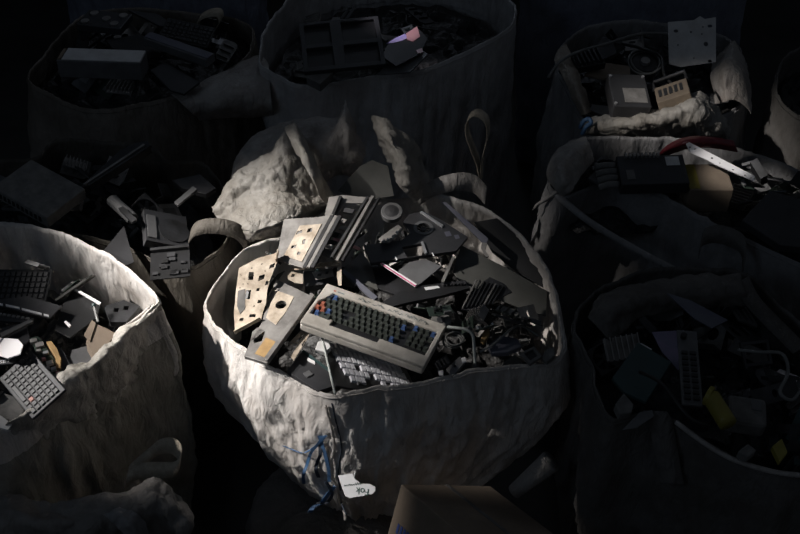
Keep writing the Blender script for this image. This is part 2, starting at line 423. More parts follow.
topright = bag('the far right sack', 'far right grey bulk bag with white metal plate upright in its heap',
    [(556, 60, 1.06), (566, 40, 1.07), (590, 26, 1.08), (630, 20, 1.08), (668, 24, 1.08), (705, 30, 1.07), (732, 40, 1.08), (744, 56, 1.07), (748, 80, 1.04), (738, 106, 1.0), (715, 118, .99), (670, 118, .98),
     (625, 120, .98), (592, 124, .98), (578, 112, 1.0), (566, 86, 1.03)],
    ('under', 0, .02), (.40, .34), .04, .14, 'bag_mid', bulge=.03, prof=2.8, lump=.05, dome=.02, seed=23, NA=180, MR=30,
    heaplabel='loose dark crumbled scrap filling the far right sack')
midright = bag('the right hand folded sack', 'dark bulk bag with rolled left lip and steel strip lying across it',
    [(550, 186, 1.02), (551, 166, 1.05), (562, 147, 1.06), (584, 138, 1.05), (640, 137, 1.04), (690, 139, 1.03), (740, 149, 1.02), (800, 170, 1.0), (860, 205, 1.0), (890, 250, .98), (860, 290, .95), (800, 264, .96),
     (752, 242, .97), (700, 217, .98), (660, 194, .99), (630, 184, 1.0), (600, 184, 1.0), (578, 192, 1.0), (562, 196, 1.01)],
    ('under', 0, .02), (.52, .28), .04, .16, 'bag_mid', bulge=.04, prof=2.6, amp=.03, fr=3.5, lump=.04, dome=.02, seed=27, NA=180, MR=34, diag=.6,
    heaplabel='loose dark crumbled scrap filling the sack under the steel strip')
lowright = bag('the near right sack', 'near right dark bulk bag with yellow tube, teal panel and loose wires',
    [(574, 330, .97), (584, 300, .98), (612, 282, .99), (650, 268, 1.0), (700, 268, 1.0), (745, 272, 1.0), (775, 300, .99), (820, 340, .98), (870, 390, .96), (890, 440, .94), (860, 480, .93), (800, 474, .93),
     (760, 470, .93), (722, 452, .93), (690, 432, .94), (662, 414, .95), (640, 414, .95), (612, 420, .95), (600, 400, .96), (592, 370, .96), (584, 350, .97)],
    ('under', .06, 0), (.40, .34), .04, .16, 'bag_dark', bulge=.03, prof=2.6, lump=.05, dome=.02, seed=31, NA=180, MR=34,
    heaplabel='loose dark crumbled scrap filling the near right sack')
backright = bag('the sack at the back', 'blueish dark bulk bag at the back behind the upright white plate',
    [(522, -30, 1.1), (560, -70, 1.1), (640, -80, 1.1), (720, -70, 1.1), (752, -34, 1.1), (740, -18, 1.08), (690, -10, 1.08), (630, -8, 1.08), (560, -14, 1.1)],
    ('under', 0, 0), (.5, .24), .04, .12, 'bag_blue', bulge=.0, prof=3, lump=.05, seed=35, NA=120, MR=26, heaplabel='loose scrap filling the blueish sack at the back')
backleft = bag('the sack at the back left', 'blueish dark bulk bag at the back behind the keyboard pile',
    [(60, -40, 1.08), (110, -66, 1.1), (200, -70, 1.1), (250, -60, 1.1), (262, -40, 1.08), (240, -28, 1.06), (160, -24, 1.05), (90, -26, 1.06)],
    ('under', 0, 0), (.5, .22), .04, .12, 'bag_blue', bulge=.0, prof=3, lump=.05, seed=39, NA=120, MR=26, heaplabel='loose scrap filling the blueish sack at the back left')
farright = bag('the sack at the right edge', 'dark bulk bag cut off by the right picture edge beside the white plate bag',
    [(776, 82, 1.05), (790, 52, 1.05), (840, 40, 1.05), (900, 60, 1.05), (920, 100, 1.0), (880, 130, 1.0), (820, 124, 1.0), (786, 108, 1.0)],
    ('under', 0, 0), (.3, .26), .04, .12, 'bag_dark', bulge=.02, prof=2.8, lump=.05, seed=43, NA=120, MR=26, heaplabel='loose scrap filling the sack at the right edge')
# the closed sack that carries the central one
def lump_sack(name, label, cx, cy, rx, ry, z0, z1, m, seed):
    vs = []; fs = []; A, B = 120, 40
    for j in range(B+1):
        ph = pi*(j/B); 
        for i in range(A):
            th = 2*pi*i/A; e = .55
            c, s = cos(th), sin(th); sx = math.copysign(abs(c)**.75, c); sy = math.copysign(abs(s)**.75, s)
            r = sin(ph)**e if 0 < j < B else 0
            zc = -cos(ph); zz = math.copysign(abs(zc)**.7, zc)
            p = V((rx*r*sx, ry*r*sy, (z0+z1)/2+(z1-z0)/2*zz))
            w = V((p.x*4, p.y*4, p.z*1.5+seed)); d = V((sx, sy, .0))
            vs.append(p+V((cx, cy, 0))+d*(.05*crease(w, 3)+.03*fbm(w))*r + V((0, 0, .03*fbm(w*1.7)*(1 if z0+.05 < p.z else 0))))
    for j in range(B): fs += [(j*A+i, j*A+(i+1) % A, (j+1)*A+(i+1) % A, (j+1)*A+i) for i in range(A)]
    root = empty(name, Matrix.Translation((cx, cy, z0)), label, 'bulk bag')
    I = Matrix.Translation((-cx, -cy, -z0))
    MB().add([I @ V(v) for v in vs], fs).build('bag_body', m, root, None, 0, True)
    return root
under = lump_sack('filled_sack', 'closed dark filled sack underneath the central white bag', -.18, 2.42, .30, .30, .0, .37, 'sack_dark', 3)
gc = at(275, 505, .36)

# ------------------------------------------------ dressings of the bags
def on(o, root): return part_world(o, root)
def strap(name, pts, w, m, root, th=.003, sub=10):
    return on(MB().ribbon([at(*p) for p in pts], w, th, sub).build(name, m, None, None, 0, True), root)
VW = V((.45, .86, -.25)).normalized()
# central bag
on(cloth('liner_flap', [
    [(212, 206, 1.06), (228, 182, 1.10), (250, 164, 1.14), (272, 150, 1.19), (286, 126, 1.24), (298, 131, 1.22), (310, 160, 1.16), (322, 185, 1.10), (338, 198, 1.06)],
    [(212, 211, 1.05), (228, 192, 1.10), (250, 178, 1.13), (268, 168, 1.16), (282, 152, 1.20), (294, 158, 1.18), (306, 176, 1.13), (318, 192, 1.08), (336, 201, 1.05)],
    [(216, 218, 1.03), (230, 210, 1.06), (250, 204, 1.08), (268, 198, 1.10), (284, 192, 1.11), (296, 190, 1.10), (308, 194, 1.08), (320, 200, 1.06), (334, 204, 1.04)],
    [(222, 226, 1.01), (234, 228, 1.04), (250, 230, 1.06), (268, 226, 1.07), (284, 220, 1.08), (296, 215, 1.08), (308, 210, 1.07), (320, 207, 1.05), (332, 206, 1.04)],
    [(228, 236, .98), (240, 242, .98), (254, 244, 1.0), (270, 240, 1.0), (284, 236, 1.0), (296, 230, 1.0), (308, 222, 1.0), (320, 214, 1.0), (330, 210, 1.0)]], 'liner', None, .020, 7, 12, 16, .003, 1), central)
on(cloth('liner_flap', [
    [(284, 128, 1.26), (294, 124, 1.27), (303, 136, 1.25), (314, 158, 1.20), (325, 182, 1.13), (334, 196, 1.08)],
    [(290, 140, 1.26), (298, 142, 1.27), (306, 153, 1.25), (314, 168, 1.21), (322, 186, 1.15), (330, 199, 1.09)],
    [(296, 152, 1.22), (302, 160, 1.23), (308, 172, 1.21), (314, 184, 1.18), (320, 196, 1.13), (325, 203, 1.08)]], 'liner', None, .007, 9, 10, 10, .003, 2), central)
on(cloth('liner_back', [
    [(228, 190, 1.02), (236, 160, 1.08), (264, 131, 1.14), (300, 119, 1.18), (334, 117, 1.20), (345, 97, 1.24), (352, 118, 1.2), (364, 155, 1.10)],
    [(240, 195, 1.02), (250, 172, 1.08), (272, 152, 1.13), (302, 138, 1.17), (330, 138, 1.19), (343, 126, 1.22), (352, 140, 1.18), (362, 160, 1.10)],
    [(260, 205, 1.0), (270, 190, 1.04), (286, 178, 1.07), (306, 165, 1.10), (326, 160, 1.12), (340, 156, 1.13), (350, 162, 1.11), (360, 168, 1.07)],
    [(280, 215, 1.0), (288, 205, 1.0), (298, 198, 1.01), (310, 190, 1.02), (326, 182, 1.03), (338, 176, 1.04), (348, 174, 1.03), (358, 176, 1.02)]], 'bag_grey', None, .020, 6, 12, 12, .003, 3), central)
on(cloth('side_flap', [
    [(373, 116, 1.22), (386, 121, 1.24), (404, 134, 1.20), (420, 150, 1.14), (430, 176, 1.09), (432, 196, 1.05)],
    [(376, 130, 1.20), (388, 138, 1.25), (402, 150, 1.23), (416, 164, 1.17), (424, 184, 1.10), (426, 197, 1.05)],
    [(380, 144, 1.16), (388, 152, 1.20), (398, 164, 1.20), (410, 178, 1.16), (418, 192, 1.09), (420, 199, 1.05)],
    [(386, 160, 1.10), (390, 168, 1.13), (395, 178, 1.13), (402, 188, 1.11), (410, 196, 1.07), (414, 201, 1.04)]], 'liner', None, .018, 8, 12, 12, .003, 4), central)
LW = V((.25, .93, .1)).normalized()*.045
strap('lifting_loop', [(481, 178, 1.02), (478, 162, 1.09), (472, 146, 1.17), (467, 130, 1.24), (469, 117, 1.29), (478, 113, 1.30), (487, 121, 1.27), (488, 136, 1.21), (484, 152, 1.14), (482, 164, 1.08), (481, 180, 1.01)], LW, 'webbing', central)
strap('lifting_loop', [(421, 196, 1.05), (436, 187, 1.08), (456, 182, 1.10), (474, 184, 1.08), (486, 196, 1.04)], V((.1, .4, .9)).normalized()*.06, 'bag_grey', central)
# corner seam down the front: pale piping, with the fold shadow beside it as a dark tube
def surf(key, pxs, r, m, name, root, off=.004, n=8, sub=6, wob=0):
    P = [hit(key, x, y, off)[0] for x, y in pxs]
    if wob: P = [p+V((random.uniform(-wob, wob), 0, random.uniform(-wob, wob))) for p in P]
    return on(MB().tube(P, r, n, sub).build(name, m, None, None, 0, True), root)
surf('the central sack', [(327, 404), (329, 416), (333, 430), (335, 446), (334, 460), (332, 474), (336, 484), (338, 498), (342, 510), (345, 519)], .0042, 'bag_white', 'seam_piping', central, .008, 8, 6, .003)
surf('the central sack', [(331, 402), (334, 416), (339, 430), (342, 448), (340, 462), (338, 476), (340, 488), (342, 502), (346, 514)], .0026, 'twine_and_fold_shade', 'seam_fold_shadow', central, .0005, 8, 6, .003)
def tie(pxs, offs, r, m, root=central, key='the central sack'):
    P = [hit(key, x, y, o)[0] for (x, y), o in zip(pxs, offs)]
    return on(MB().ribbon(P, V((.9, -.3, .3)).normalized()*r*3.4, r*.8, 6).build('tie_cord', m, None, None, 0, False), root)
tie([(289, 444), (295, 447), (303, 449), (311, 447), (318, 441), (325, 433)], [.02, .025, .02, .015, .015, .012], .0024, 'blue_twine')
tie([(326, 432), (319, 441), (312, 450), (309, 462), (307, 471), (306, 480)], [.012, .014, .014, .016, .016, .012], .003, 'blue_twine')
tie([(323, 434), (324, 444), (327, 456), (328, 468), (329, 479)], [.012, .014, .014, .012, .010], .0034, 'blue_twine')
tie([(320, 440), (321, 452), (320, 460), (316, 468), (318, 476)], [.006, .010, .010, .008, .006], .0032, 'twine_and_fold_shade')
tie([(335, 484), (328, 492), (321, 500), (314, 507), (310, 512)], [.010, .012, .014, .016, .016], .0042, 'blue_twine')
tie([(326, 480), (332, 486), (334, 493), (327, 500), (318, 503)], [.008, .012, .012, .012, .008], .0030, 'twine_and_fold_shade')
# paper tag on the bag
p0, n0 = hit('the central sack', 350, 480, .05)
n0 = (-ray(356, 488) + V((-.30, 0, -.05))).normalized()
f = None
def tagpoly(pxs):
    o = p0; ps = [onplane(*p, o, n0) for p in pxs]; xd = (onplane(376, 486, o, n0)-onplane(340, 480, o, n0)).normalized()
    return Fr(o, xd, n0.cross(xd), n0)
f = tagpoly([(0, 0)])
tag = empty('paper_tag', f.M, 'white paper tag with green writing tied to the central bag seam', 'tag')
pts = [(338, 475.5), (352, 473.5), (355, 479), (361, 483.5), (370, 484), (375.5, 487), (375, 491), (372, 494), (362, 496), (350, 498), (345, 496)]
MB().poly([f.loc(*p) for p in pts], [], -.0008, 0).build('tag_sheet', 'paper', tag)
def text(s, loc, size, rot, m, parent, name='lettering'):
    cu = bpy.data.curves.new(name, 'FONT'); cu.body = s; cu.size = size; cu.extrude = .0003; cu.align_x = 'CENTER'; cu.align_y = 'CENTER'
    tmp = bpy.data.objects.new(name, cu); COL.objects.link(tmp)
    dg = bpy.context.evaluated_depsgraph_get(); me = bpy.data.meshes.new_from_object(tmp.evaluated_get(dg)); bpy.data.objects.remove(tmp)
    return link(name, me, m, parent, Matrix.Translation(loc) @ Matrix.Rotation(rot, 4, 'Z'))
x, y = f.loc(362.5, 491)
text('Fok', (x, y, .001), .026, pi+.02, 'ink_green', tag)
mb = MB(); r2 = random.Random(4)
for k in range(9):
    x, y = f.loc(345+k*2.1, 485-k*.25); mb.tube([(x-.002, y-.004, .001), (x, y+.004*r2.random(), .001), (x+.0025, y-.003, .001)], .0005, 4, 3)
mb.build('lettering', 'ink_green', tag)
MB().tube([(*f.loc(355, 478), .002), (*f.loc(356, 474), .012), (*f.loc(354, 470), -.02)], .0022, 6, 6).build('tag_string', 'paper', tag)

# near left bag: lip, loops
on(cloth('folded_lip', [
    [(8, 420, .955), (34, 402, .965), (60, 379, .975), (84, 362, .985), (103, 348, .995), (118, 330, 1.01), (140, 314, 1.03), (158, 300, 1.06)],
    [(6, 428, .95), (36, 412, .965), (64, 390, .98), (90, 372, .99), (112, 352, 1.0), (128, 336, 1.01), (146, 320, 1.03), (161, 305, 1.05)],
    [(2, 470, .74), (46, 450, .75), (80, 430, .77), (108, 408, .78), (130, 386, .80), (144, 364, .83), (155, 342, .87), (163, 322, .90)]], 'lip', None, .024, 8, 14, 14, .003, 6), lefty)
strap('lifting_loop', [(128, 474, .72), (136, 466, .74), (148, 456, .76), (160, 447, .775), (172, 446, .775), (180, 453, .765), (179, 464, .745), (172, 470, .735), (155, 470, .735), (138, 472, .728), (126, 482, .71)], V((.15, .55, .8)).normalized()*.045, 'webbing', lefty)
# bag peeping in at the bottom left
lowleft = empty('bulk_bag', Matrix.Translation(at(90, 560, .3)), 'greyish bulk bag mouth at the bottom edge below the near left sack', 'bulk bag')
on(cloth('bag_body', [
    [(-40, 505, .70), (10, 500, .72), (60, 500, .74), (100, 497, .76), (140, 482, .80), (158, 478, .82), (176, 487, .80), (188, 502, .76), (196, 520, .70)],
    [(-40, 515, .72), (10, 510, .74), (60, 510, .76), (100, 508, .78), (138, 498, .81), (158, 490, .83), (176, 500, .80), (188, 515, .75), (196, 535, .68)],
    [(-40, 535, .68), (10, 535, .70), (60, 535, .72), (100, 530, .74), (136, 520, .76), (158, 515, .77), (176, 522, .75), (190, 540, .70), (200, 560, .62)],
    [(-40, 590, .40), (10, 600, .40), (60, 600, .4), (100, 600, .4), (136, 590, .42), (158, 590, .42), (180, 590, .42), (196, 600, .40), (210, 620, .36)],
    [(-40, 760, .02), (10, 770, .02), (60, 770, .02), (100, 770, .02), (136, 760, .02), (158, 755, .02), (180, 755, .02), (196, 760, .02), (215, 770, .02)]], 'sack_dark', None, .035, 5, 14, 14, .003, 9), lowleft)
on(cloth('folded_corner', [
    [(104, 514, .80), (112, 522, .79), (124, 536, .76), (136, 552, .70)],
    [(112, 512, .81), (124, 516, .81), (134, 528, .78), (142, 548, .70)],
    [(122, 510, .80), (134, 512, .80), (146, 524, .76), (152, 545, .68)]], 'bag_mid', None, .012, 9, 8, 8, .003, 10), lowleft)
# dim brown bag: loop on its right rim
strap('lifting_loop', [(190, 236, 1.0), (196, 229, 1.04), (208, 226, 1.06), (224, 227, 1.06), (238, 232, 1.04), (246, 242, 1.0), (248, 256, .95)], V((.2, .5, .75)).normalized()*.05, 'bag_umber', midleft)
# far left bag: folded flap on its right
on(cloth('folded_flap', [
    [(172, 97, .98), (200, 82, 1.0), (230, 68, 1.02), (258, 56, 1.04), (268, 66, 1.03)],
    [(182, 104, .97), (206, 94, 1.0), (234, 84, 1.02), (258, 76, 1.03), (270, 84, 1.01)],
    [(192, 112, .93), (212, 108, .95), (238, 104, .96), (260, 102, .96), (272, 106, .94)],
    [(200, 120, .86), (218, 120, .86), (240, 119, .86), (262, 117, .86), (274, 118, .85)]], 'bag_grey', None, .012, 6, 9, 9, .003, 12), topleft)
strap('lifting_loop', [(196, 26, 1.0), (200, 18, 1.05), (210, 13, 1.08), (219, 13, 1.08), (221, 20, 1.05), (216, 27, 1.0)], V((.3, .8, .4)).normalized()*.05, 'webbing', topleft)
# far right bag: white turned-out lip tied with blue cord
on(cloth('turned_out_lip', [
    [(581, 122, 1.02), (600, 117, 1.04), (630, 112, 1.06), (660, 104, 1.09), (684, 97, 1.12), (698, 93, 1.14), (710, 103, 1.11), (722, 116, 1.07), (731, 130, 1.02)],
    [(582, 127, 1.02), (600, 124, 1.06), (630, 120, 1.09), (660, 113, 1.12), (684, 107, 1.15), (698, 105, 1.16), (708, 112, 1.12), (720, 123, 1.07), (730, 133, 1.01)],
    [(583, 132, 1.0), (602, 131, 1.04), (630, 129, 1.06), (660, 126, 1.08), (684, 123, 1.09), (698, 122, 1.10), (708, 125, 1.08), (718, 131, 1.04), (728, 136, 1.0)],
    [(584, 136, .97), (604, 137, .98), (630, 138, .98), (660, 138, .98), (684, 137, .98), (698, 136, .98), (706, 137, .98), (716, 138, .97), (726, 140, .96)]], 'liner', None, .022, 8, 14, 14, .003, 14), topright)
on(MB().tube([at(580, 128, 1.05), at(584, 121, 1.08), at(589, 119, 1.09), at(591, 123, 1.08), at(586, 127, 1.07), at(582, 134, 1.04)], .008, 8, 6).build('tie_cord', 'blue_twine', None, None, 0, True), topright)
on(cloth('folded_side', [
    [(554, 60, 1.10), (558, 50, 1.11), (566, 44, 1.11)],
    [(562, 76, 1.09), (568, 70, 1.11), (576, 66, 1.09)],
    [(572, 96, 1.06), (578, 92, 1.09), (584, 90, 1.06)],
    [(580, 116, 1.02), (586, 114, 1.05), (592, 112, 1.02)]], 'bag_tan', None, .010, 9, 8, 9, .003, 16), topright)
on(cloth('upright_corner', [
    [(712, 62, 1.08), (722, 52, 1.12), (734, 40, 1.16), (742, 52, 1.13), (748, 74, 1.07)],
    [(712, 80, 1.06), (722, 74, 1.12), (732, 68, 1.14), (742, 76, 1.11), (750, 92, 1.04)],
    [(714, 104, 1.0), (724, 102, 1.04), (732, 100, 1.05), (742, 104, 1.03), (752, 114, .98)]], 'bag_grey', None, .012, 8, 9, 9, .003, 17), topright)
# right hand folded sack: rolled lip with hanging tail
on(cloth('rolled_lip', [
    [(548, 170, 1.06), (552, 158, 1.09), (560, 148, 1.11), (572, 141, 1.11), (586, 136, 1.10)],
    [(550, 180, 1.06), (556, 168, 1.12), (564, 158, 1.14), (574, 150, 1.14), (588, 143, 1.12)],
    [(556, 190, 1.04), (563, 180, 1.10), (570, 170, 1.11), (578, 161, 1.11), (590, 152, 1.09)],
    [(564, 196, 1.01), (572, 190, 1.05), (577, 182, 1.06), (583, 172, 1.06), (592, 160, 1.05)]], 'bag_grey', None, .010, 8, 8, 9, .003, 18), midright)
strap('lip_tail', [(562, 190, 1.03), (550, 197, 1.0), (541, 202, .97), (534, 207, .94)], V((.3, -.2, .9)).normalized()*.035, 'bag_grey', midright)
strap('lifting_loop', [(700, 250, .96), (703, 238, 1.0), (716, 234, 1.01), (732, 238, 1.0), (743, 246, .98), (744, 262, .94), (742, 276, .90)], V((.1, .3, .9)).normalized()*.06, 'bag_dark', midright)
on(MB().tube([at(553, 192, 1.01), at(590, 222, .96), at(640, 252, .92), at(690, 278, .86)], .012, 8, 8).build('drawn_fold', 'bag_mid', None, None, 0, True), midright)
# near right sack: loop strap and stitched rim
strap('lifting_loop', [(655, 411, .97), (660, 420, .95), (664, 440, .90), (668, 462, .84), (672, 484, .78)], V((1, -.1, .05)).normalized()*.062, 'bag_dark', lowright)
on(MB().tube([at(676, 422, .96), at(700, 440, .95), at(730, 458, .945), at(770, 471, .94), at(806, 476, .94)], .007, 8, 8).build('stitched_rim', 'bag_grey', None, None, 0, True), lowright)
on(cloth('inner_fold', [
    [(588, 318, 1.0), (600, 300, 1.02), (622, 290, 1.04), (650, 282, 1.04), (690, 276, 1.03), (740, 276, 1.03)],
    [(600, 330, 1.0), (612, 312, 1.04), (632, 302, 1.06), (656, 296, 1.06), (694, 290, 1.05), (744, 290, 1.04)],
    [(612, 346, .95), (624, 330, .98), (640, 318, 1.0), (664, 312, 1.0), (700, 306, 1.0), (752, 306, .99)]], 'bag_dark', None, .022, 6, 9, 10, .003, 21), lowright)
strap('hanging_strap', [(742, 280, 1.04), (752, 300, 1.02), (768, 318, 1.0), (786, 336, .98), (800, 350, .96)], V((.8, .4, .2)).normalized()*.05, 'bag_dark', lowright)

# rolled sleeve, sack ear, cardboard box
tb = empty('rolled_sleeve', Matrix.Translation(at(538, 472, .62)), 'pale rolled fabric sleeve poking up between central and near right bags', 'sleeve')
A_, B_ = at(514, 492, .54), at(551, 461, .66)
on(MB().tube([A_, A_.lerp(B_, .5), B_], lambda t: .022+.012*t, 14, 8).build('sleeve_wall', 'bag_grey', None, None, 0, True), tb)
on(MB().tube([B_, B_+(B_-A_).normalized()*.004], .026, 14, 1).build('sleeve_mouth', 'dusty', None, None, 0, True), tb)
on(MB().ribbon([at(338, 484, .40), at(334, 494, .37), at(338, 503, .345), at(346, 506, .335), at(350, 500, .35)], V((.3, .4, .8)).normalized()*.03, .004, 8).build('sack_ear', 'bag_grey', None, None, 0, True), under)
fb = quad((401, 484), (460, 534), (480, 487), .76, N(60, 30))
box = empty('cardboard_box', fb.M, 'brown cardboard box with blue print at the bottom edge below the central bag', 'box')
wb = fb.loc(513, 503)[1]
print('BOX', wb, min((fb.M @ V((x, y, z))).z for x in (0, .5) for y in (0, wb) for z in (0, -.36)))
MB().box(0, .5, 0, wb, -.36, 0).build('carton', 'cardboard', box, None, .003)
MB().box(-.0, .5, wb*.48, wb*.52, 0.0005, .0015).build('packing_tape', 'dusty', box)
mb = MB()
for k in range(5): mb.box(.035+k*.016, .035+k*.016+.010, -.0016, -.0006, -.125-.01*(k % 2), -.098)
mb.box(.03, .12, -.0016, -.0006, -.14, -.134)
mb.build('printed_mark', 'ink_blue', box)
# ================================================== scrap with a place of its own
def key_mesh(cache, w, d, h, tap):
    k = (round(w, 4), round(d, 4), round(h, 4))
    if k not in cache: cache[k] = MB().box(-w/2, w/2, -d/2, d/2, 0, h, tap).mesh('key')
    return cache[k]
KC = {}
def put_key(root, x, y, z, w, d, h, m, tap=.0018, label=None, tiltx=0):
    me = key_mesh(KC.setdefault(m, {}), w, d, h, tap)
    o = link('key', me, m, root, Matrix.Translation((x, y, z)) @ Matrix.Rotation(tiltx, 4, 'X'))
    if label: o['label'] = label
    return reg(o)
def child(mb, name, m, root, bevel=0, smooth=False, label=None, mw=None):
    o = mb.build(name, m, root, mw, bevel, smooth)
    if label: o['label'] = label
    return reg(o)

# ---- central sack -----------------------------------------------------
CUR[0] = 'the central sack'
# beige home-computer keyboard
f = quad((300, 321), (424, 366), (326, 282.5), 1.035, N(-30, 8)); W, H = f.w, f.h
kb = empty('home_computer_keyboard', f.M, 'beige home computer keyboard with dark, blue and orange keys on the central heap', 'keyboard')
def P(a, b): return (a*W, b*H)
well = [P(.03, .24), P(.215, .27), P(.215, .14), P(.60, .14), P(.60, .24), P(.965, .22), P(.965, .80), P(.775, .80), P(.765, .83), P(.10, .83), P(.03, .55)]
child(MB().poly([P(0, 0), P(1, 0), P(1, 1), P(0, 1)], [well], -.012, 0), 'top_shell', 'beige', kb, .004)
child(MB().poly([P(0, 0), P(1, 0), P(1, 1), P(0, 1)], [], -.036, -.012), 'bottom_shell', 'beige', kb, .006)
child(MB().poly([(x*.998+.0004, y) for x, y in well], [], -.0118, -.009), 'key_well', 'black', kb)
mb = MB()
r2 = random.Random(5)
rows = [(.762, .128, 13, .048), (.652, .092, 14, .048), (.542, .070, 14, .048), (.432, .048, 15, .047), (.322, .070, 14, .047)]
blues = {(0, 0): 1, (1, 13): 1, (4, 0): 1, (3, 2): 1, (4, 13): 1}
reds = {(3, 0), (3, 1), (2, 0)}
gone = {(2, 4), (2, 5), (3, 5)}
for r_, (b, a0, n, pt_) in enumerate(rows):
    for k in range(n):
        if (r_, k) in gone: continue
        m_ = 'key_red' if (r_, k) in reds else 'key_blue' if (r_, k) in blues else 'key_dark'
        put_key(kb, (a0+k*pt_)*W, b*H, -.0095, .0148, .0150, .0120, m_, .0028, {'key_red': 'orange key', 'key_blue': 'blue key'}.get(m_), .05)
for r_, b in enumerate((.725, .60, .48, .365)):
    for k in range(4):
        if (r_, k) == (2, 3): continue
        m_ = 'key_blue' if (r_ == 0 and k in (0, 3)) else 'key_dark'
        put_key(kb, (.803+k*.047)*W, b*H, -.0095, .0148, .0150, .0120, m_, .0028, 'blue key' if m_ == 'key_blue' else None, .05)
put_key(kb, .14*W, .235*H+.004, -.009, .034, .014, .012, 'key_dark', .002)
child(MB().box(.225*W, .59*W, .15*H, .16*H, -.010, -.002), 'space_bar_rail', 'charcoal', kb)
mb = MB()
for k in range(30):
    if k in (5, 11, 12, 19): continue
    a = .30+k*.0195; x, y = P(a, .895+.02*sin(k*1.7)); s = .006
    mb.tube([(x-s*.6, y-s*r2.random(), .0004), (x-s*.1, y+s*(1.2*r2.random()), .0004), (x+s*.3, y-s*.6*r2.random(), .0004), (x+s*.8, y+s*.4*r2.random(), .0004)], .0006, 4, 4)
child(mb, 'handwriting', 'ink_grey', kb, label='smudged handwritten ink line')
mb = MB(); x, y = P(.115, .885); mb.box(x, x+.022, y-.002, y+.002, 0, .0004)
child(mb, 'maker_plate', 'ink_grey', kb)
child(MB().box(x-.012, x-.004, y-.003, y+.003, 0, .0004), 'maker_badge', 'key_red', kb)

# pale laptop keyboard under it
f = quad((341, 382), (393, 391), (327, 344), .955, N(30, 24)); W, H = f.w, f.h
wk = empty('laptop_keyboard', f.M, 'pale grey laptop keyboard wedged under the beige keyboard at the front rim', 'keyboard')
W *= 1.5
child(MB().box(-.02, W+.004, -.022, H+.006, -.008, -.001), 'key_tray', 'black', wk, .002)
for r_ in range(6):
    y = H-.010-r_*(H/6.0); off = [0, .006, .010, .014, .018, .03][r_]
    for k in range(13):
        x = off+.010+k*(W-.03)/13
        if (r_, k) in ((3, 3), (4, 5), (5, 3), (5, 4), (5, 5), (5, 7)): continue
        put_key(wk, x, y, -.001, (W-.03)/13*.90, H/6.0*.86, .006, 'key_white', .0016)
for x in (.055, .115): child(MB().cyl((x, .006), .007, -.001, .004, 14, .005), 'rubber_dome', 'key_grey', wk)

def sheet(name, label, cat, pxs, z0, n, t, m, holes=(), circles=(), rim=None, mrim=None):
    """pressed metal sheet: pixel outline, pixel holes; rim: edges (index) with turned-up lips"""
    f = flat(pxs, z0, n); out = [f.loc(*p) for p in pxs]
    hs = [[f.loc(*p) for p in h] for h in holes]
    for (cx, cy, r) in circles:
        c = f.loc(cx, cy); hs.append(circ(c[0], c[1], r))
    root = empty(name, f.M, label, cat)
    child(MB().poly(out, hs, -t, 0), 'sheet', m, root, .0006)
    for e in (rim or ()):
        a, b = V((*out[e], 0)), V((*out[(e+1) % len(out)], 0)); d = (b-a).normalized(); nn = V((-d.y, d.x, 0))*.003
        child(MB().add([a, b, b+nn, a+nn, a+V((0, 0, .016)), b+V((0, 0, .016)), b+nn+V((0, 0, .016)), a+nn+V((0, 0, .016))],
            [(0, 1, 2, 3), (4, 5, 6, 7), (0, 1, 5, 4), (1, 2, 6, 5), (2, 3, 7, 6), (3, 0, 4, 7)]), 'turned_edge', mrim or m, root)
    return root, f
def pr(x, y, w, h, s=0): return [(x, y), (x+w, y-s), (x+w-1, y+h-s), (x-1, y+h)]

# perforated cream sheet leaning on the left wall
root, f = sheet('perforated_chassis_sheet', 'cream perforated chassis sheet leaning inside the left corner of the central bag', 'metal sheet',
    [(235, 334), (261, 320), (263, 312), (266, 303), (267, 292), (270, 280), (277, 262), (279, 252), (258, 258), (239, 268), (236, 290), (234, 312)], .985, N(-100, 22), .0016, 'cream',
    [pr(249, 272, 5, 8), pr(259, 276, 6, 5, 2), pr(270, 265, 5, 4, 2), pr(246, 290, 5, 9), pr(266, 281, 3, 4), pr(258, 300, 4, 3), pr(250, 314, 6, 3), pr(240, 318, 4, 3), pr(257, 288, 3, 3)],
    [(241, 275, .002), (244, 279, .002), (243, 284, .002), (248, 284, .002), (252, 268, .0022), (262, 264, .0022), (240, 288, .002), (265, 271, .002), (254, 306, .0025), (244, 326, .002)], (0, 6))
c = [f.loc(*p) for p in ((238, 291), (245, 289), (245, 309), (240, 314), (237, 306))]
child(MB().poly(c, [], .0002, .0012), 'paper_sticker', 'dusty', root, label='torn grey sticker')
# big panel with round hole
root, f = sheet('fan_cover', 'tan case panel with one round fan hole beside the beige keyboard', 'case panel',
    [(244, 356), (267, 363), (290, 331), (314, 297), (276, 279), (268, 300), (262, 322), (250, 342)], .985, N(-130, 10), .012, 'grey_metal',
    [[(252, 332), (258, 327), (265, 331), (262, 341), (254, 343)]], [(281, 305, .0165)])
c = [f.loc(*p) for p in ((266, 318), (275, 290), (294, 297), (286, 312), (276, 325))]; cc = f.loc(281, 305)
child(MB().poly(c, [circ(cc[0], cc[1], .0165)], .0003, .0015), 'fan_mount', 'cream', root, label='cream square around the round hole')
c = [f.loc(*p) for p in ((268, 363), (291, 331), (315, 297), (311, 295), (287, 329), (264, 361))]
child(MB().poly(c, [], .0005, .010), 'side_lip', 'grey_metal', root, .001)
c = [f.loc(*p) for p in ((255, 354), (266, 358), (276, 342), (266, 338))]
child(MB().poly(c, [], .0003, .002), 'rust_patch', 'gold', root)
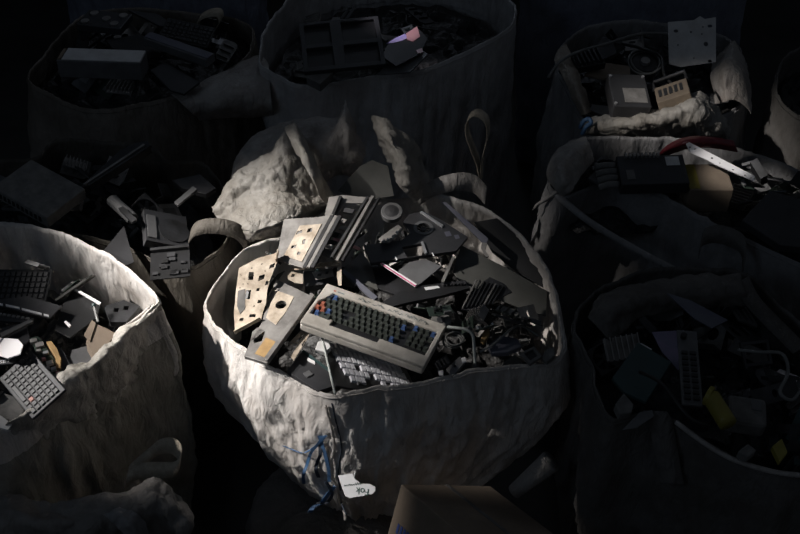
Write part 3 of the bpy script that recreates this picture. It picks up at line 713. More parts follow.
# drive frame, near
root, f = sheet('drive_cage', 'cream slotted drive frame beside the liner flap, nearer of two', 'drive frame',
    [(276, 260), (303, 268), (333, 214), (318, 217), (284, 219)], 1.07, N(-120, 24), .006, 'grey_metal',
    [[(287, 249), (291, 244), (294, 246), (290, 252)], pr(305, 229, 6, 4, 1)], (), None)
c = [f.loc(*p) for p in ((284, 256), (302, 262), (322, 224), (300, 226))]
child(MB().poly(c, [[f.loc(*p) for p in pr(308, 229, 5, 4, 1)], [f.loc(*p) for p in pr(292, 246, 5, 3, 1)], [f.loc(*p) for p in pr(303, 240, 3, 5, 1)], [f.loc(*p) for p in pr(297, 232, 6, 3, 2)], [f.loc(*p) for p in pr(298, 252, 3, 3, 0)]], .0003, .002), 'slotted_plate', 'cream', root, label='cream slotted plate')
for dx in (0, 4, 8):
    c = [f.loc(*p) for p in ((303+dx, 268), (306+dx, 268.5), (334+dx, 217), (331+dx, 216))]
    child(MB().poly(c, [], -.004, .006), 'guide_rail', 'dark_metal' if dx != 4 else 'grey_metal', root)
# drive frame, far
root, f = sheet('drive_cage', 'open metal drive frame with long rails at the back of the central heap', 'drive frame',
    [(316, 252), (340, 262), (377, 198), (342, 195), (329, 197)], 1.08, N(-110, 24), .006, 'grey_metal',
    [[(322, 247), (338, 254), (366, 203), (343, 203)]], ())
for (a, b, wx, m_) in (((336, 262), (372, 198), 3, 'grey_metal'), ((331, 259), (367, 199), 2.5, 'dark_metal'), ((318, 250), (340, 198), 3, 'dark_metal'), ((342, 262), (379, 199), 2, 'dark_metal')):
    c = [f.loc(*p) for p in (a, (a[0]+wx, a[1]+.7), (b[0]+wx, b[1]+.3), b)]
    child(MB().poly(c, [], .0005, .014), 'guide_rail', m_, root, .0008)
for (x, y, w_, h_) in ((345, 207, 10, 4), (338, 217, 9, 4), (341, 225, 8, 3), (333, 231, 8, 4), (330, 239, 7, 3)):
    c = [f.loc(*p) for p in ((x, y), (x+w_, y+2), (x+w_-3, y+h_+2), (x-3, y+h_))]
    child(MB().poly(c, [], -.010, -.002), 'mechanism_block', random.choice(['cream', 'dark_metal', 'charcoal', 'grey_metal']), root, .001)
plate('tile_block', 'small white block lying inside the rails of the drive frames', 'block', [(320, 246), (323, 241), (335, 242), (332, 248)], 1.07, N(-60, 12), .008, 'bright', bevel=.001)
plate('red_edged_strip', 'thin pale strip with red edge beside the drive rails', 'strip', [(333, 239), (335, 237), (361, 248), (359, 250)], 1.06, N(-60, 12), .004, 'foil_pink')
# bright L bracket
root, f = sheet('angle_bracket', 'bright cream angle bracket bent down behind the beige keyboard', 'bracket',
    [(291, 269), (296, 270), (340, 265), (341.5, 261), (337, 260.5), (292, 267)], 1.055, N(-80, 10), .002, 'cream', [], [(322, 264.5, .002), (334, 263, .002), (308, 266.3, .0015)])
a = [f.loc(*p) for p in ((337.5, 263), (341.5, 261), (341.5, 285), (338.5, 285), (337, 276))]
child(MB().poly(a, [], -.004, -.002), 'bent_tab', 'cream', root)
plate('bent_metal_scrap', 'cream bent metal piece under the bright angle bracket', 'metal scrap', [(287, 273), (291, 269), (303, 274), (303, 284), (296, 283), (288, 279)], 1.045, N(-60, 18), .002, 'cream', [pr(292, 274, 3, 3)])
plate('drive_housing', 'dark drive case lying under the bright angle bracket', 'drive case', [(303, 271), (332, 269), (338, 280), (324, 284), (305, 287)], 1.01, N(-80, 4), .02, 'charcoal', bevel=.002)
plate('pressed_plate', 'grey pressed plate beneath the bent bracket tab', 'metal plate', [(312, 272), (332, 268), (334, 276), (316, 280)], 1.03, N(-80, 10), .002, 'grey_metal', [pr(318, 273, 4, 3), pr(326, 271, 3, 3)])

# laptop base with fan
f = flat([(364, 245), (371, 263), (406, 258), (456, 251), (468, 237), (440, 219), (424, 211), (409, 214), (403, 222), (406, 236), (402, 241)], 1.05, N(-80, 10))
root = empty('laptop_chassis', f.M, 'dark laptop base with round fan opening and torn gap behind the keyboard', 'laptop base')
outl = [(364, 245), (371, 263), (406, 258), (456, 251), (468, 237), (440, 219), (424, 211), (409, 214), (403, 222), (410, 233), (402, 240)]
cf = f.loc(423.5, 228)
child(MB().poly([f.loc(*p) for p in outl], [[f.loc(*p) for p in ((402, 247), (424, 243), (426, 255), (407, 257))], circ(cf[0], cf[1], .021)], -.012, 0), 'shell', 'charcoal', root, .002)
mb = MB().cyl(cf, .009, -.010, -.003, 16)
for k in range(9):
    a = 2*pi*k/9; mb.box(.009, .020, -.0006, .0006, -.010, -.004, 0, Matrix.Translation((*cf, 0)) @ Matrix.Rotation(a, 4, 'Z') @ Matrix.Rotation(.4, 4, 'X'))
child(mb, 'fan_rotor', 'black', root)
mb = MB().poly(circ(cf[0], cf[1], .031, 24), [circ(cf[0], cf[1], .021, 24)], .0003, .002); child(mb, 'fan_ring', 'mid_grey', root)
for p in ((396, 258.5), (433, 254.5)):
    c = f.loc(*p); child(MB().box(c[0]-.008, c[0]+.008, c[1]-.002, c[1]+.002, .0003, .001), 'paper_sticker', 'paper', root)
for p, w_ in (((448, 234), .011), ((457, 237), .009)):
    c = f.loc(*p); child(MB().box(c[0]-w_, c[0]+w_, c[1]-w_*.8, c[1]+w_*.8, .0003, .0012), 'socket_cover', 'mauve', root, .0005)
a = [f.loc(*p) for p in ((420, 213), (422, 212.5), (443.5, 226.5), (442, 228))]; child(MB().poly(a, [], .0004, .006), 'chrome_edge', 'silver', root)
a = [f.loc(*p) for p in ((421, 243), (423, 242.5), (427, 254), (425, 255))]; child(MB().poly(a, [], .0004, .006), 'chrome_edge', 'silver', root)
# grey lid
root = plate('laptop_cover', 'grey flat laptop lid piece below the dark laptop base', 'laptop lid', [(398, 271), (409, 262), (425, 259), (442, 266), (417.5, 286)], 1.02, N(-90, 10), .005, 'mid_grey', bevel=.001)[0]
root, f = sheet('glossy_edge_bar', 'glossy strip coloured with white highlight and pink reflection beside the grey laptop lid', 'strip', [(380, 263.5), (383, 262.5), (417, 284), (415, 286.5)], 1.035, N(-100, 12), .004, 'bright')  # edge highlight and pink reflection are put into the colours
a = [f.loc(*p) for p in ((380, 263.5), (415, 286.5), (415.8, 285.8), (381, 263.0))]; child(MB().poly(a, [], .0003, .0012), 'pink_reflection', 'pink', root)
plate('casing_cover', 'black flat panel beneath the pink edged strip', 'case panel', [(372, 264), (384, 266), (416, 288), (400, 296), (378, 288), (366, 276)], 1.0, N(-90, 6), .01, 'black', bevel=.001)
plate('casing_cover', 'large olive grey case wall sloping into the right side of the central bag', 'case panel', [(461, 245), (505, 267), (547, 291), (546, 316), (520, 308), (490, 296), (462, 286), (453, 272)], 1.02, N(-95, 34), .006, 'greenish', bevel=.001)
plate('casing_cover', 'added black board standing in for the dark void between the tapered steel blue bar and the right wall', 'case panel', [(474, 222), (497, 218), (522, 240), (544, 276), (547, 289), (520, 274), (492, 252)], 1.0, N(-110, 30), .008, 'black', bevel=.001)  # black sheet added where there is only dark void
plate('thin_leg_strut', 'thin grey strut standing beside the laptop lid', 'strut', [(441, 281), (444, 282), (455, 257), (452.5, 256)], 1.03, N(-95, 20), .006, 'grey_metal')
root, f = sheet('blade_bar', 'long tapered steel blue bar near the back right rim', 'metal bar', [(442, 202), (446, 202), (488, 238), (487, 243), (482, 242)], 1.06, N(-120, 25), .008, 'mauve')
a = [f.loc(*p) for p in ((482, 241), (487, 243), (485, 250), (489, 256), (486, 257), (481, 248))]; child(MB().poly(a, [], -.006, -.001), 'end_bracket', 'grey_metal', root)
root, f = sheet('hinge_strip_assembly', 'black slim strip assembly with white sticker right of the glossy bar', 'drive bezel', [(381, 303), (400, 291), (424, 285), (466, 280), (470, 288), (440, 296), (405, 303), (386, 308)], 1.0, N(-90, 10), .012, 'black')
a = [f.loc(*p) for p in ((424, 287.5), (438, 286), (440, 288), (426, 290.5))]; child(MB().poly(a, [], .0004, .0014), 'paper_sticker', 'paper', root)
mb = MB()
for k in range(7):
    a = f.loc(443+k*3.5, 285-k*.2); mb.box(a[0]-.004, a[0]+.004, a[1]-.006, a[1]+.006, .0003, .006+.002*(k % 2))
child(mb, 'contact_block', 'charcoal', root)
# sloped finned rack at right
root, f = sheet('finned_rack', 'dark finned rack tilted against the right side of the heap', 'heat sink', [(461, 309), (474, 311), (512, 292), (505, 284), (490, 277), (484, 281)], 1.0, N(-100, 16), .004, 'charcoal')
for k in range(8):
    x = 462+k*4.2; a = [f.loc(*p) for p in ((x, 308.5-k*.5), (x+1.3, 309-k*.5), (x+14-k*.4+1.3, 281+k*.9), (x+14-k*.4, 280.5+k*.9))]
    child(MB().poly(a, [], .0004, .008), 'fin', 'dark_metal' if k not in (0, 5) else 'grey_metal', root)
# wire loop, reel, coil
def wire(name, label, cat, pts, r, m, ends=None):
    P_ = [at(*p) for p in pts]; o = P_[len(P_)//2]
    root = empty(name, Matrix.Translation(o), label, cat)
    q = [p-o for p in P_]
    child(MB().tube(q, r, 8, 8), 'cable', m, root, 0, True)
    if ends:
        d = (q[-1]-q[-2]).normalized(); child(MB().tube([q[-1], q[-1]+d*.02], r*2.3, 8, 1), 'plug', ends, root)
    return root
wire('bent_cable', 'white cable bent in a hook beside the beige keyboard corner', 'cable', [(448, 327, 1.0), (458, 328, 1.015), (467, 330, 1.02), (472.5, 335, 1.01), (474, 346, .98), (474.5, 358, .95), (475, 364, .94)], .0045, 'cable_white', 'key_grey')
wire('thin_tube', 'pale thin rod leaning under the beige keyboard on the front rim', 'rod', [(322, 338, .97), (328, 364, .96), (335, 394, .965)], .0035, 'cable_white')
f = flat([(433, 322), (449, 322), (441, 316)], .985, N(-90, 6)); rr = empty('cable_reel', f.M, 'round grey reel peeking out behind the beige keyboard corner', 'reel')
child(MB().cyl((0, 0), .030, -.02, 0, 28), 'flange', 'dusty', rr, .001); child(MB().cyl((0, 0), .012, 0, .003, 18), 'hub', 'charcoal', rr)
f = flat([(446, 344), (458, 344), (452, 338)], .965, N(-90, 10)); rr = empty('wire_coil', f.M, 'dark wire coil lying right of the beige keyboard', 'coil')
for k in range(5):
    child(MB().tube([(.026*cos(t)+.002*k, .024*sin(t), .004*k+.002*sin(3*t+k)) for t in [2*pi*i/12 for i in range(12)]], .0022, 6, 3, True), 'turn', 'cable_black' if k % 2 else 'cable_grey', rr, 0, True)
plate('grey_connector', 'small white bit glinting between coil and hooked cable', 'metal bit', [(461, 358), (465, 357), (466, 361), (462, 362)], .955, N(150, 25), .004, 'bright')
plate('grey_connector', 'small white bit glinting near the front rim under the keyboard end', 'metal bit', [(438, 371), (443, 370), (443, 375), (439, 375)], .95, N(150, 25), .004, 'bright')
plate('flat_adapter', 'dark flat adapter slab standing by the glinting bits', 'adapter', [(446, 369), (460, 356), (465, 362), (452, 377)], .945, N(-120, 12), .012, 'mid_grey', [circ(455, 366, 1.2)], bevel=.001)
f = flat([(520, 352), (533, 346), (541, 356), (530, 363)], .965, N(-100, 12)); rr = empty('square_socket', f.M, 'small square grey frame near the right front rim', 'socket')
o4 = [f.loc(*p) for p in ((520, 353), (534, 346), (542, 356), (530, 364))]; i4 = [(x*.62, y*.62) for x, y in o4]
child(MB().poly(o4, [i4], -.012, 0), 'rim_frame', 'dusty', rr, .001); child(MB().poly(i4, [], -.011, -.008), 'inner_plate', 'charcoal', rr)
plate('ceramic_chunk', 'pale rough chunk beside the square grey frame', 'chunk', [(541, 357), (546, 349), (554, 346), (555, 355), (547, 362)], .955, N(-100, 14), .02, 'dusty', bevel=.004)
plate('brass_fitting', 'yellowish small fitting right of the hooked cable', 'fitting', [(480, 340), (484, 330), (489, 328), (490, 333), (484, 343)], .98, N(-100, 14), .014, 'gold', bevel=.003)
plate('crumpled_foam_piece', 'greyish purple crumpled slab in the dark right of the hooked cable', 'foam piece', [(488, 345), (500, 335), (518, 338), (522, 346), (508, 352), (492, 353)], .965, N(-90, 10), .02, 'mauve', bevel=.004)
plate('slotted_grille', 'cream slotted grille strip under the beige keyboard front corner', 'grille', [(288, 344), (305, 326), (312, 329), (305, 342), (294, 360), (291, 357), (298, 343)], .985, N(-70, 10), .004, 'cream', [[(296, 341), (303, 334), (304.5, 335), (298, 342)], [(301, 345), (306, 338), (307, 339), (302.5, 346)]])
root, f = sheet('optical_drive', 'black optical drive body below the cream grille strip', 'drive', [(287, 371), (318, 391), (333, 386), (331, 372), (303, 350)], .95, N(-80, 8), .02, 'charcoal')
a = [f.loc(*p) for p in ((308, 358), (315, 362), (315, 365), (307, 361))]; child(MB().poly(a, [], .0004, .003), 'metal_clip', 'bright', root)
a = [f.loc(*p) for p in ((303, 350), (331, 371), (331, 374), (302, 352))]; child(MB().poly(a, [], .0004, .004), 'edge_trim', 'teal', root)
a = [f.loc(*p) for p in ((303, 374), (309, 371), (313, 375), (307, 378))]; child(MB().poly(a, [], .0004, .004), 'latch', 'mid_grey', root)
plate('white_clip_block', 'small white moulded block under the keyboard front edge', 'block', [(315, 349), (318, 341), (328, 339), (331, 347), (325, 352)], .965, N(-80, 12), .02, 'white_plastic', bevel=.003)
# back-left of the heap
f = flat([(383, 214), (400, 214), (392, 205)], 1.05, N(-90, 20)); rr = empty('speaker_disc', f.M, 'dusty dark round disc at the back of the central heap', 'disc')
child(MB().cyl((0, 0), .035, -.02, 0, 26), 'disc_rim', 'mid_grey', rr, .002); child(MB().cyl((0, 0), .024, 0, .004, 22, .008), 'cone', 'charcoal', rr)
root, f = sheet('port_bracket', 'silver port bracket with plugs left of the fan opening', 'bracket', [(378, 239), (398, 224), (403, 229), (397, 236), (389, 243), (382, 242)], 1.06, N(-80, 16), .003, 'grey_metal')
for (x, y) in ((388, 241), (393, 238), (397, 234), (384, 242)):
    c = f.loc(x, y); child(MB().box(c[0]-.004, c[0]+.004, c[1]-.004, c[1]+.004, 0, .010), 'plug', 'white_plastic', root, .001)
plate('casing_cover', 'grey slab standing between the two raised liner flaps', 'case panel', [(338, 190), (360, 166), (372, 160), (388, 166), (394, 196), (366, 200)], 1.1, N(-90, 35), .008, 'greenish', bevel=.001)
plate('blue_grey_rail', 'thin blue grey rail behind the beige keyboard', 'rail', [(341, 270), (345, 269), (378, 297), (374, 300)], 1.02, N(-90, 8), .01, 'mauve', bevel=.001)
plate('glass_sheet', 'dark glossy pane leaning between bracket and laptop base', 'pane', [(343, 268), (362, 252), (372, 266), (378, 290), (362, 283)], 1.005, N(-80, 8), .004, 'greenish')
wire('grey_cable', 'grey cable over black scrap below the finned rack', 'cable', [(480, 352, .96), (494, 344, .98), (510, 330, 1.0), (522, 326, 1.0), (538, 336, .97)], .0035, 'cable_grey')

# ---- near left sack ----------------------------------------------------
CUR[0] = 'the near left sack'
def black_keyboard(label, O, X, Y, z0, n, nr, nc, tray='charcoal', redk=None):
    f = quad(O, X, Y, z0, n); W, H = f.w, f.h
    k = empty('laptop_keyboard', f.M, label, 'keyboard')
    child(MB().box(-.008, W+.008, -.008, H+.012, -.010, -.001), 'key_tray', tray, k, .002)
    for r_ in range(nr):
        for c in range(nc):
            x = (c+.5)*W/nc; y = H-(r_+.5)*H/nr
            if r_ == nr-1 and 3 <= c <= 6:
                if c == 3: put_key(k, x+1.5*W/nc, y, -.001, W/nc*3.86, H/nr*.86, .005, 'key_grey', .0015)
                continue
            m_ = 'key_red' if redk == (r_, c) else 'key_grey'
            put_key(k, x, y, -.001, W/nc*.86, H/nr*.86, .005, m_, .0015, 'reddish key' if m_ == 'key_red' else None)
    return k, f
black_keyboard('black laptop keyboard at the front rim of the near left sack', (2, 378), (33, 415), (28, 354), .985, N(-130, 24), 6, 10, 'charcoal', (4, 7))
black_keyboard('black laptop keyboard lying flat towards the silver back wall', (-30, 305), (42, 305), (-2, 272), .98, N(-80, 14), 6, 13, 'black')
plate('white_card', 'blank bright white card beside the front black keyboard', 'card', [(-14, 352), (-10, 337), (18, 339), (23, 345), (20, 354), (8, 358)], 1.0, N(170, 22), .003, 'bright')
f = flat([(-6, 366), (16, 361), (14, 357), (-8, 360)], .99, N(180, 12)); rr = empty('lettered_strip', f.M, 'dark strip with white capital letters below the white card', 'strip')
a = [f.loc(*p) for p in ((-12, 366), (16, 363), (15, 357), (-12, 358))]; child(MB().poly(a, [], -.003, 0), 'strip_body', 'charcoal', rr)
c = f.loc(5, 361.5)
t_ = text('SET', (c[0], c[1], .0006), .022, 0, 'paper', rr); reg(t_)
root, f = sheet('edge_trimmed_board', 'dark panel with a bright front edge below the flat black keyboard', 'case panel', [(-10, 300), (28, 296), (62, 306), (50, 318), (-10, 303.5)], 1.0, N(-100, 6), .006, 'charcoal')
for (a0, a1) in (((-10, 302.4), (3, 304.6)), ((6, 305), (20, 308)), ((22, 308.8), (42, 314)), ((44, 314.5), (49, 316))):
    a = [f.loc(*p) for p in (a0, a1, (a1[0], a1[1]+1.6), (a0[0], a0[1]+1.6))]; child(MB().poly(a, [], .0004, .004), 'bright_edge', 'bright', root)
root, f = sheet('port_strip', 'dark strip with row of sockets below the bright edged panel', 'circuit strip', [(-10, 312), (34, 318), (32, 323), (-10, 320)], .985, N(-100, 8), .008, 'charcoal')
for k in range(7):
    c = f.loc(0+k*4.6, 314.5+k*.75); child(MB().box(c[0]-.005, c[0]+.005, c[1]-.004, c[1]+.004, .0003, .004), 'socket', 'grey_metal', root)
plate('white_strip', 'thin white strip lying by the silver inner wall', 'strip', [(71, 287.5), (73, 286.5), (101, 302.5), (99, 304.5)], 1.0, N(-120, 10), .004, 'bright')
plate('casing_cover', 'black slanted panel in the middle of the near left sack', 'case panel', [(72, 290), (100, 305), (96, 318), (70, 338), (55, 330), (62, 306)], .985, N(-100, 12), .008, 'black', bevel=.001)
plate('flat_strut', 'grey slat lying across the lower dark panels of the near left sack', 'slat', [(0, 333), (30, 319), (33, 321), (2, 337)], .99, N(-100, 8), .008, 'mid_grey', bevel=.001)
plate('flat_strut', 'charcoal flat piece beneath the grey slat by the white card', 'panel', [(0, 328), (26, 322), (30, 340), (22, 346), (0, 340)], .975, N(-100, 8), .008, 'charcoal', bevel=.001)
plate('white_tab', 'tiny white tab on the slanted black panel', 'tab', [(64, 322), (66, 320.5), (71, 325), (69, 327)], 1.0, N(-120, 14), .004, 'bright')
# cream box with open flap
f = flat([(88, 343), (103, 350), (117, 333), (92, 322)], 1.0, N(-60, 12)); rr = empty('small_carton', f.M, 'pinkish tan small carton half out beside the lip of the near left sack', 'carton')
a = [f.loc(*p) for p in ((86, 342), (92, 322), (104, 327), (116, 333), (103, 352), (96, 360))]; child(MB().poly(a, [], -.06, 0), 'carton_body', 'cardboard', rr, .002)
a = [f.loc(*p) for p in ((84, 336), (92, 321), (96, 324), (90, 342))]; child(MB().poly(a, [], .001, .004), 'carton_flap', 'cardboard', rr)
f = flat([(92, 310), (97, 310), (99, 322)], 1.01, N(-90, 20)); rr = empty('blue_tipped_pin', f.M, 'grey pin with turquoise tip by the small carton', 'pin')
a, b = f.loc(94.5, 307), f.loc(98, 322)
child(MB().tube([(*a, .004), ((a[0]+b[0])/2, (a[1]+b[1])/2, .002), (*b, .0)], .004, 8, 4), 'shaft', 'cable_grey', rr); child(MB().tube([(*a, .004), (a[0]-.002, a[1]+.008, .006)], .0065, 10, 1), 'tip', 'teal', rr, .001)
root, f = sheet('connector_board', 'green board with silver connectors and amber ribbon strip near the front lip', 'circuit board', [(30, 338), (38, 336), (68, 378), (62, 384), (50, 376), (36, 352)], .985, N(-70, 8), .004, 'pcb')
for (x, y, s) in ((34, 342, .010), (40, 346, .012), (39, 352, .007), (46, 354, .008), (50, 364, .010), (44, 360, .006), (54, 370, .008), (58, 374, .006), (48, 369, .006)):
    c = f.loc(x, y); child(MB().box(c[0]-s, c[0]+s, c[1]-s*.8, c[1]+s*.8, .0002, .008, .001), 'connector', random.choice(['silver', 'grey_metal', 'bright', 'foil_pink']), root, .0008)
a = [f.loc(*p) for p in ((47, 345), (52, 344), (58, 352), (62, 362), (61, 371), (57, 371), (56, 360), (51, 352))]; child(MB().poly(a, [], .001, .014), 'ribbon_strip', 'gold', root, .001, label='amber strip')
plate('bent_strip', 'charcoal curved blade beside the amber strip', 'blade', [(58, 346), (64, 352), (76, 378), (71, 384), (66, 376), (60, 360)], .98, N(-60, 10), .006, 'charcoal')
plate('casing_offcut', 'grey flat piece tucked behind the lip by the small carton', 'panel', [(72, 350), (86, 346), (96, 358), (82, 372), (74, 378), (68, 366)], .965, N(-60, 8), .005, 'mid_grey')
plate('crumbled_foam', 'crumbly olive grey lump at the bottom of the front keyboard', 'foam piece', [(-8, 404), (4, 392), (16, 396), (26, 410), (18, 420), (-6, 422)], .955, N(-60, 5), .02, 'dusty', bevel=.006)
plate('white_edge_piece', 'white flat piece against the front rim below the crumbly lump', 'panel', [(-8, 412), (2, 416), (12, 424), (8, 430), (-10, 425)], .965, N(-60, 10), .006, 'white_plastic', bevel=.001)
plate('dark_metal_block', 'dark ribbed block under the silver inner wall corner', 'block', [(104, 306), (124, 300), (140, 306), (126, 322), (110, 322)], .985, N(-70, 8), .02, 'dark_metal', [pr(114, 308, 5, 4), pr(124, 306, 5, 4)])

# ---- dim brown sack -----------------------------------------------------
CUR[0] = 'the dim sack behind the near left one'
f = quad((-8, 187), (47, 218), (33, 160), 1.1, N(-60, 12)); W, H = f.w, f.h
rr = empty('flat_media_player', f.M, 'large flat beige appliance box on the dim brown sack', 'appliance box')
child(MB().box(0, W, 0, H, -.045, 0), 'casing', 'dusty', rr, .004)
mb = MB()
for k in range(10): mb.box(W*(.12+k*.08), W*(.16+k*.08), -.002, .001, -.032, -.014)
child(mb, 'vent_slots', 'black', rr)
root, f = sheet('printer_carriage', 'long dark printer bar rising to the back rim of the dim brown sack', 'printer part', [(80, 187), (90, 186), (150, 147), (148, 141), (138, 142), (120, 150)], 1.06, N(-100, 20), .03, 'charcoal')
for (a0, b0, m_) in (((84, 186), (144, 146), 'grey_metal'), ((88, 187), (150, 147), 'dark_metal')):
    a = [f.loc(*p) for p in (a0, (a0[0]+2, a0[1]+.8), (b0[0]+2, b0[1]+.8), b0)]; child(MB().poly(a, [], .0005, .012), 'guide_rail', m_, root)
plate('white_rod_strip', 'short pale strip behind the square drive in the dim brown sack', 'strip', [(174, 202), (193, 186), (197, 189), (178, 205)], 1.05, N(-90, 12), .01, 'mid_grey', bevel=.001)
plate('box_cover', 'flat grey lid at the right rim of the dim brown sack', 'lid', [(172, 180), (200, 174), (216, 188), (206, 194), (182, 188)], 1.04, N(-90, 10), .02, 'charcoal', bevel=.002)
f = quad((146, 240), (190, 248), (142, 208), 1.02, N(-10, 26)); W, H = f.w, f.h; rr = empty('optical_drive', f.M, 'square drive with round spindle plate in the dim brown sack', 'drive')
child(MB().box(0, W, 0, H, -.03, 0), 'casing', 'charcoal', rr, .002); child(MB().cyl((W*.66, H*.45), min(W, H)*.36, 0, .003, 28), 'spindle_plate', 'dark_metal', rr); child(MB().box(W*.05, W*.25, H*.1, H*.8, 0, .004), 'label_plate', 'mid_grey', rr)
f = quad((150, 280), (190, 276), (150, 252), .99, N(-90, 10)); W, H = f.w, f.h; rr = empty('circuit_board', f.M, 'board of small chips near the front of the dim brown sack', 'circuit board')
child(MB().box(0, W, 0, H, -.004, 0), 'board', 'black', rr)
for k in range(14):
    x, y = W*random.uniform(.08, .9), H*random.uniform(.1, .88); s = random.uniform(.006, .014); child(MB().box(x-s, x+s, y-s*.7, y+s*.7, 0, .006), 'chip', random.choice(['chip', 'dark_metal', 'charcoal']), rr)
child(MB().box(0, W, H*.96, H*1.05, 0, .012), 'edge_bracket', 'dark_metal', rr)
f = flat([(112, 200), (120, 196), (134, 220)], 1.05, N(-90, 10)); rr = empty('motor_cylinder', f.M, 'grey motor cylinder in the middle of the dim brown sack', 'motor')
a, b = f.loc(112, 200), f.loc(133, 219)
child(MB().tube([(*a, .0), (*b, .0)], .02, 14, 1), 'barrel', 'mid_grey', rr); child(MB().tube([(*a, .0), (a[0]*1.2, a[1]*1.2, 0)], .012, 12, 1), 'shaft', 'dark_metal', rr)
plate('rail_strip', 'narrow grey rail in the middle of the dim brown sack', 'rail', [(118, 208), (123, 206), (137, 219), (132, 222)], 1.07, N(-90, 12), .01, 'dark_metal', bevel=.001)
plate('casing_wedge', 'grey wedge shaped panel leaning in front of the motor', 'panel', [(104, 250), (124, 226), (134, 262), (120, 268)], 1.0, N(-70, 24), .006, 'charcoal')

# ---- far left sack ---------------------------------------------------------
CUR[0] = 'the far left sack'
f = quad((56, 60), (140, 63), (64, 48), 1.14, N(-90, 3)); W, H = f.w, f.h; rr = empty('metal_disc_drive', f.M, 'white topped flat drive box on the far left sack', 'drive')
child(MB().box(0, W, 0, H, -.075, 0), 'casing', 'mid_grey', rr, .003); child(MB().box(W*.06, W*.99, H*.03, H*.97, .0003, .003), 'top_cover', 'white_plastic', rr, .001, label='white metal cover'); child(MB().box(W*.01, W*.05, H*.05, H*.9, .0003, .004), 'paper_sticker', 'cardboard', rr)
f = quad((76, 24), (120, 29), (98, 10), 1.12, N(-90, 5)); W, H = f.w, f.h; rr = empty('disc_drive', f.M, 'dark flat drive with screw posts at the back of the far left sack', 'drive')
child(MB().box(0, W, 0, H, -.03, 0), 'casing', 'charcoal', rr, .003)
for (x, y) in ((.15, .2), (.8, .25), (.2, .75), (.55, .5), (.85, .8)): child(MB().cyl((W*x, H*y), .018, 0, .006, 14), 'screw_post', 'grey_metal', rr)
f = quad((143, 38), (206, 60), (147, 30), 1.13, N(-90, 8)); W, H = f.w, f.h; rr = empty('drive_bar', f.M, 'long grey bar leaning across the far left sack', 'bar')
child(MB().box(0, W, 0, H, -.035, 0), 'bar_body', 'mid_grey', rr, .003); child(MB().box(0, W, H*.15, H*.85, .0003, .003), 'bar_face', 'mauve', rr)
black_keyboard('dark laptop keyboard standing behind the long grey bar', (160, 36), (206, 46), (160, 18), 1.08, N(-90, 24), 5, 10, 'black')
plate('casing_wedge', 'dark wedge of casing below the long grey bar', 'panel', [(150, 70), (165, 62), (200, 82), (184, 94), (170, 90)], 1.06, N(-90, 14), .01, 'charcoal', [], bevel=.002)
plate('casing_cover', 'dark slab between white topped drive and long grey bar', 'panel', [(106, 40), (140, 34), (168, 48), (150, 58), (112, 48)], 1.08, N(-90, 8), .02, 'black', bevel=.002)
plate('casing_cover', 'thin dark lid at the back edge of the far left sack', 'lid', [(128, 10), (158, 14), (176, 26), (160, 26)], 1.08, N(-90, 14), .01, 'charcoal', bevel=.001)

# ---- tall grey sack --------------------------------------------------------
CUR[0] = 'the tall grey sack'
f = quad((304, 72), (386, 64), (290, 24), 1.12, N(-90, 22)); W, H = f.w, f.h; rr = empty('window_grid', f.M, 'black panel with four recessed windows in the tall grey sack', 'panel')
hs = [rect(W*.06, W*.38, H*.08, H*.46), rect(W*.06, W*.38, H*.54, H*.94), rect(W*.52, W*.94, H*.08, H*.46), rect(W*.52, W*.94, H*.54, H*.94)]
child(MB().poly(rect(0, W, 0, H), hs, -.02, 0), 'grid_frame', 'charcoal', rr, .002); child(MB().box(W*.02, W*.98, H*.02, H*.98, -.019, -.014), 'backing', 'black', rr)
root, f = sheet('disc_tray', 'dark disc tray with iridescent foil in the tall grey sack', 'disc tray', [(382, 56), (388, 44), (416, 26), (428, 38), (420, 54), (396, 66)], 1.13, N(-60, 14), .01, 'black')
a = [f.loc(*p) for p in ((386, 44), (396, 38), (405, 34), (408, 38), (402, 41), (394, 43))]; child(MB().poly(a, [], .0004, .002), 'iridescent_foil', 'fire', root, label='foil with sky reflection as lilac colour')
a = [f.loc(*p) for p in ((406, 34), (417, 27), (420, 37), (413, 42), (407, 40))]; child(MB().poly(a, [], .0004, .003), 'foil_patch', 'foil_pink', root, label='salmon foil patch')
plate('foil_scrap', 'small salmon foil scrap beside the disc tray', 'foil', [(416, 50), (422, 48), (423, 52), (418, 53)], 1.13, N(-80, 12), .003, 'foil_pink')
plate('box_cover', 'dark grey lid leaning in front of the disc tray', 'lid', [(378, 74), (386, 64), (420, 48), (428, 54), (410, 72)], 1.08, N(-90, 14), .008, 'mid_grey', bevel=.001)
plate('small_grey_box', 'small grey box at the front rim of the tall grey sack', 'box', [(306, 77), (324, 62), (333, 72), (320, 84)], 1.10, N(-90, 14), .04, 'dusty', bevel=.003)

# ---- far right sack --------------------------------------------------------
CUR[0] = 'the far right sack'
root, f = sheet('steel_plate', 'white square metal plate with dark holes standing in the far right sack', 'metal plate', [(669, 64), (681, 67), (716, 62), (716, 17), (705, 19), (700, 16), (694, 20), (668, 22)], 1.13, N(-88, 52), .004, 'white_plastic',
    [circ(676, 31, 2.4, 12, 1.6), circ(710, 26, 2.4, 12, 1.6), circ(710, 61, 2.2, 12, 1.4)], [(706, 44, .009), (691, 32, .004), (702, 34, .003), (678, 45, .003), (703, 27, .003), (694, 58, .003)])
f = quad((614, 106), (652, 107), (626, 74), 1.13, N(-80, 14)); W, H = f.w, f.h; rr = empty('power_supply', f.M, 'dark grey power supply box with pale label in the far right sack', 'power supply')
child(MB().box(0, W, 0, H, -.07, 0), 'casing', 'charcoal', rr, .004); child(MB().box(W*.32, W*.92, H*.12, H*.55, .0003, .002), 'paper_label', 'grey_metal', rr, label='pale printed label')
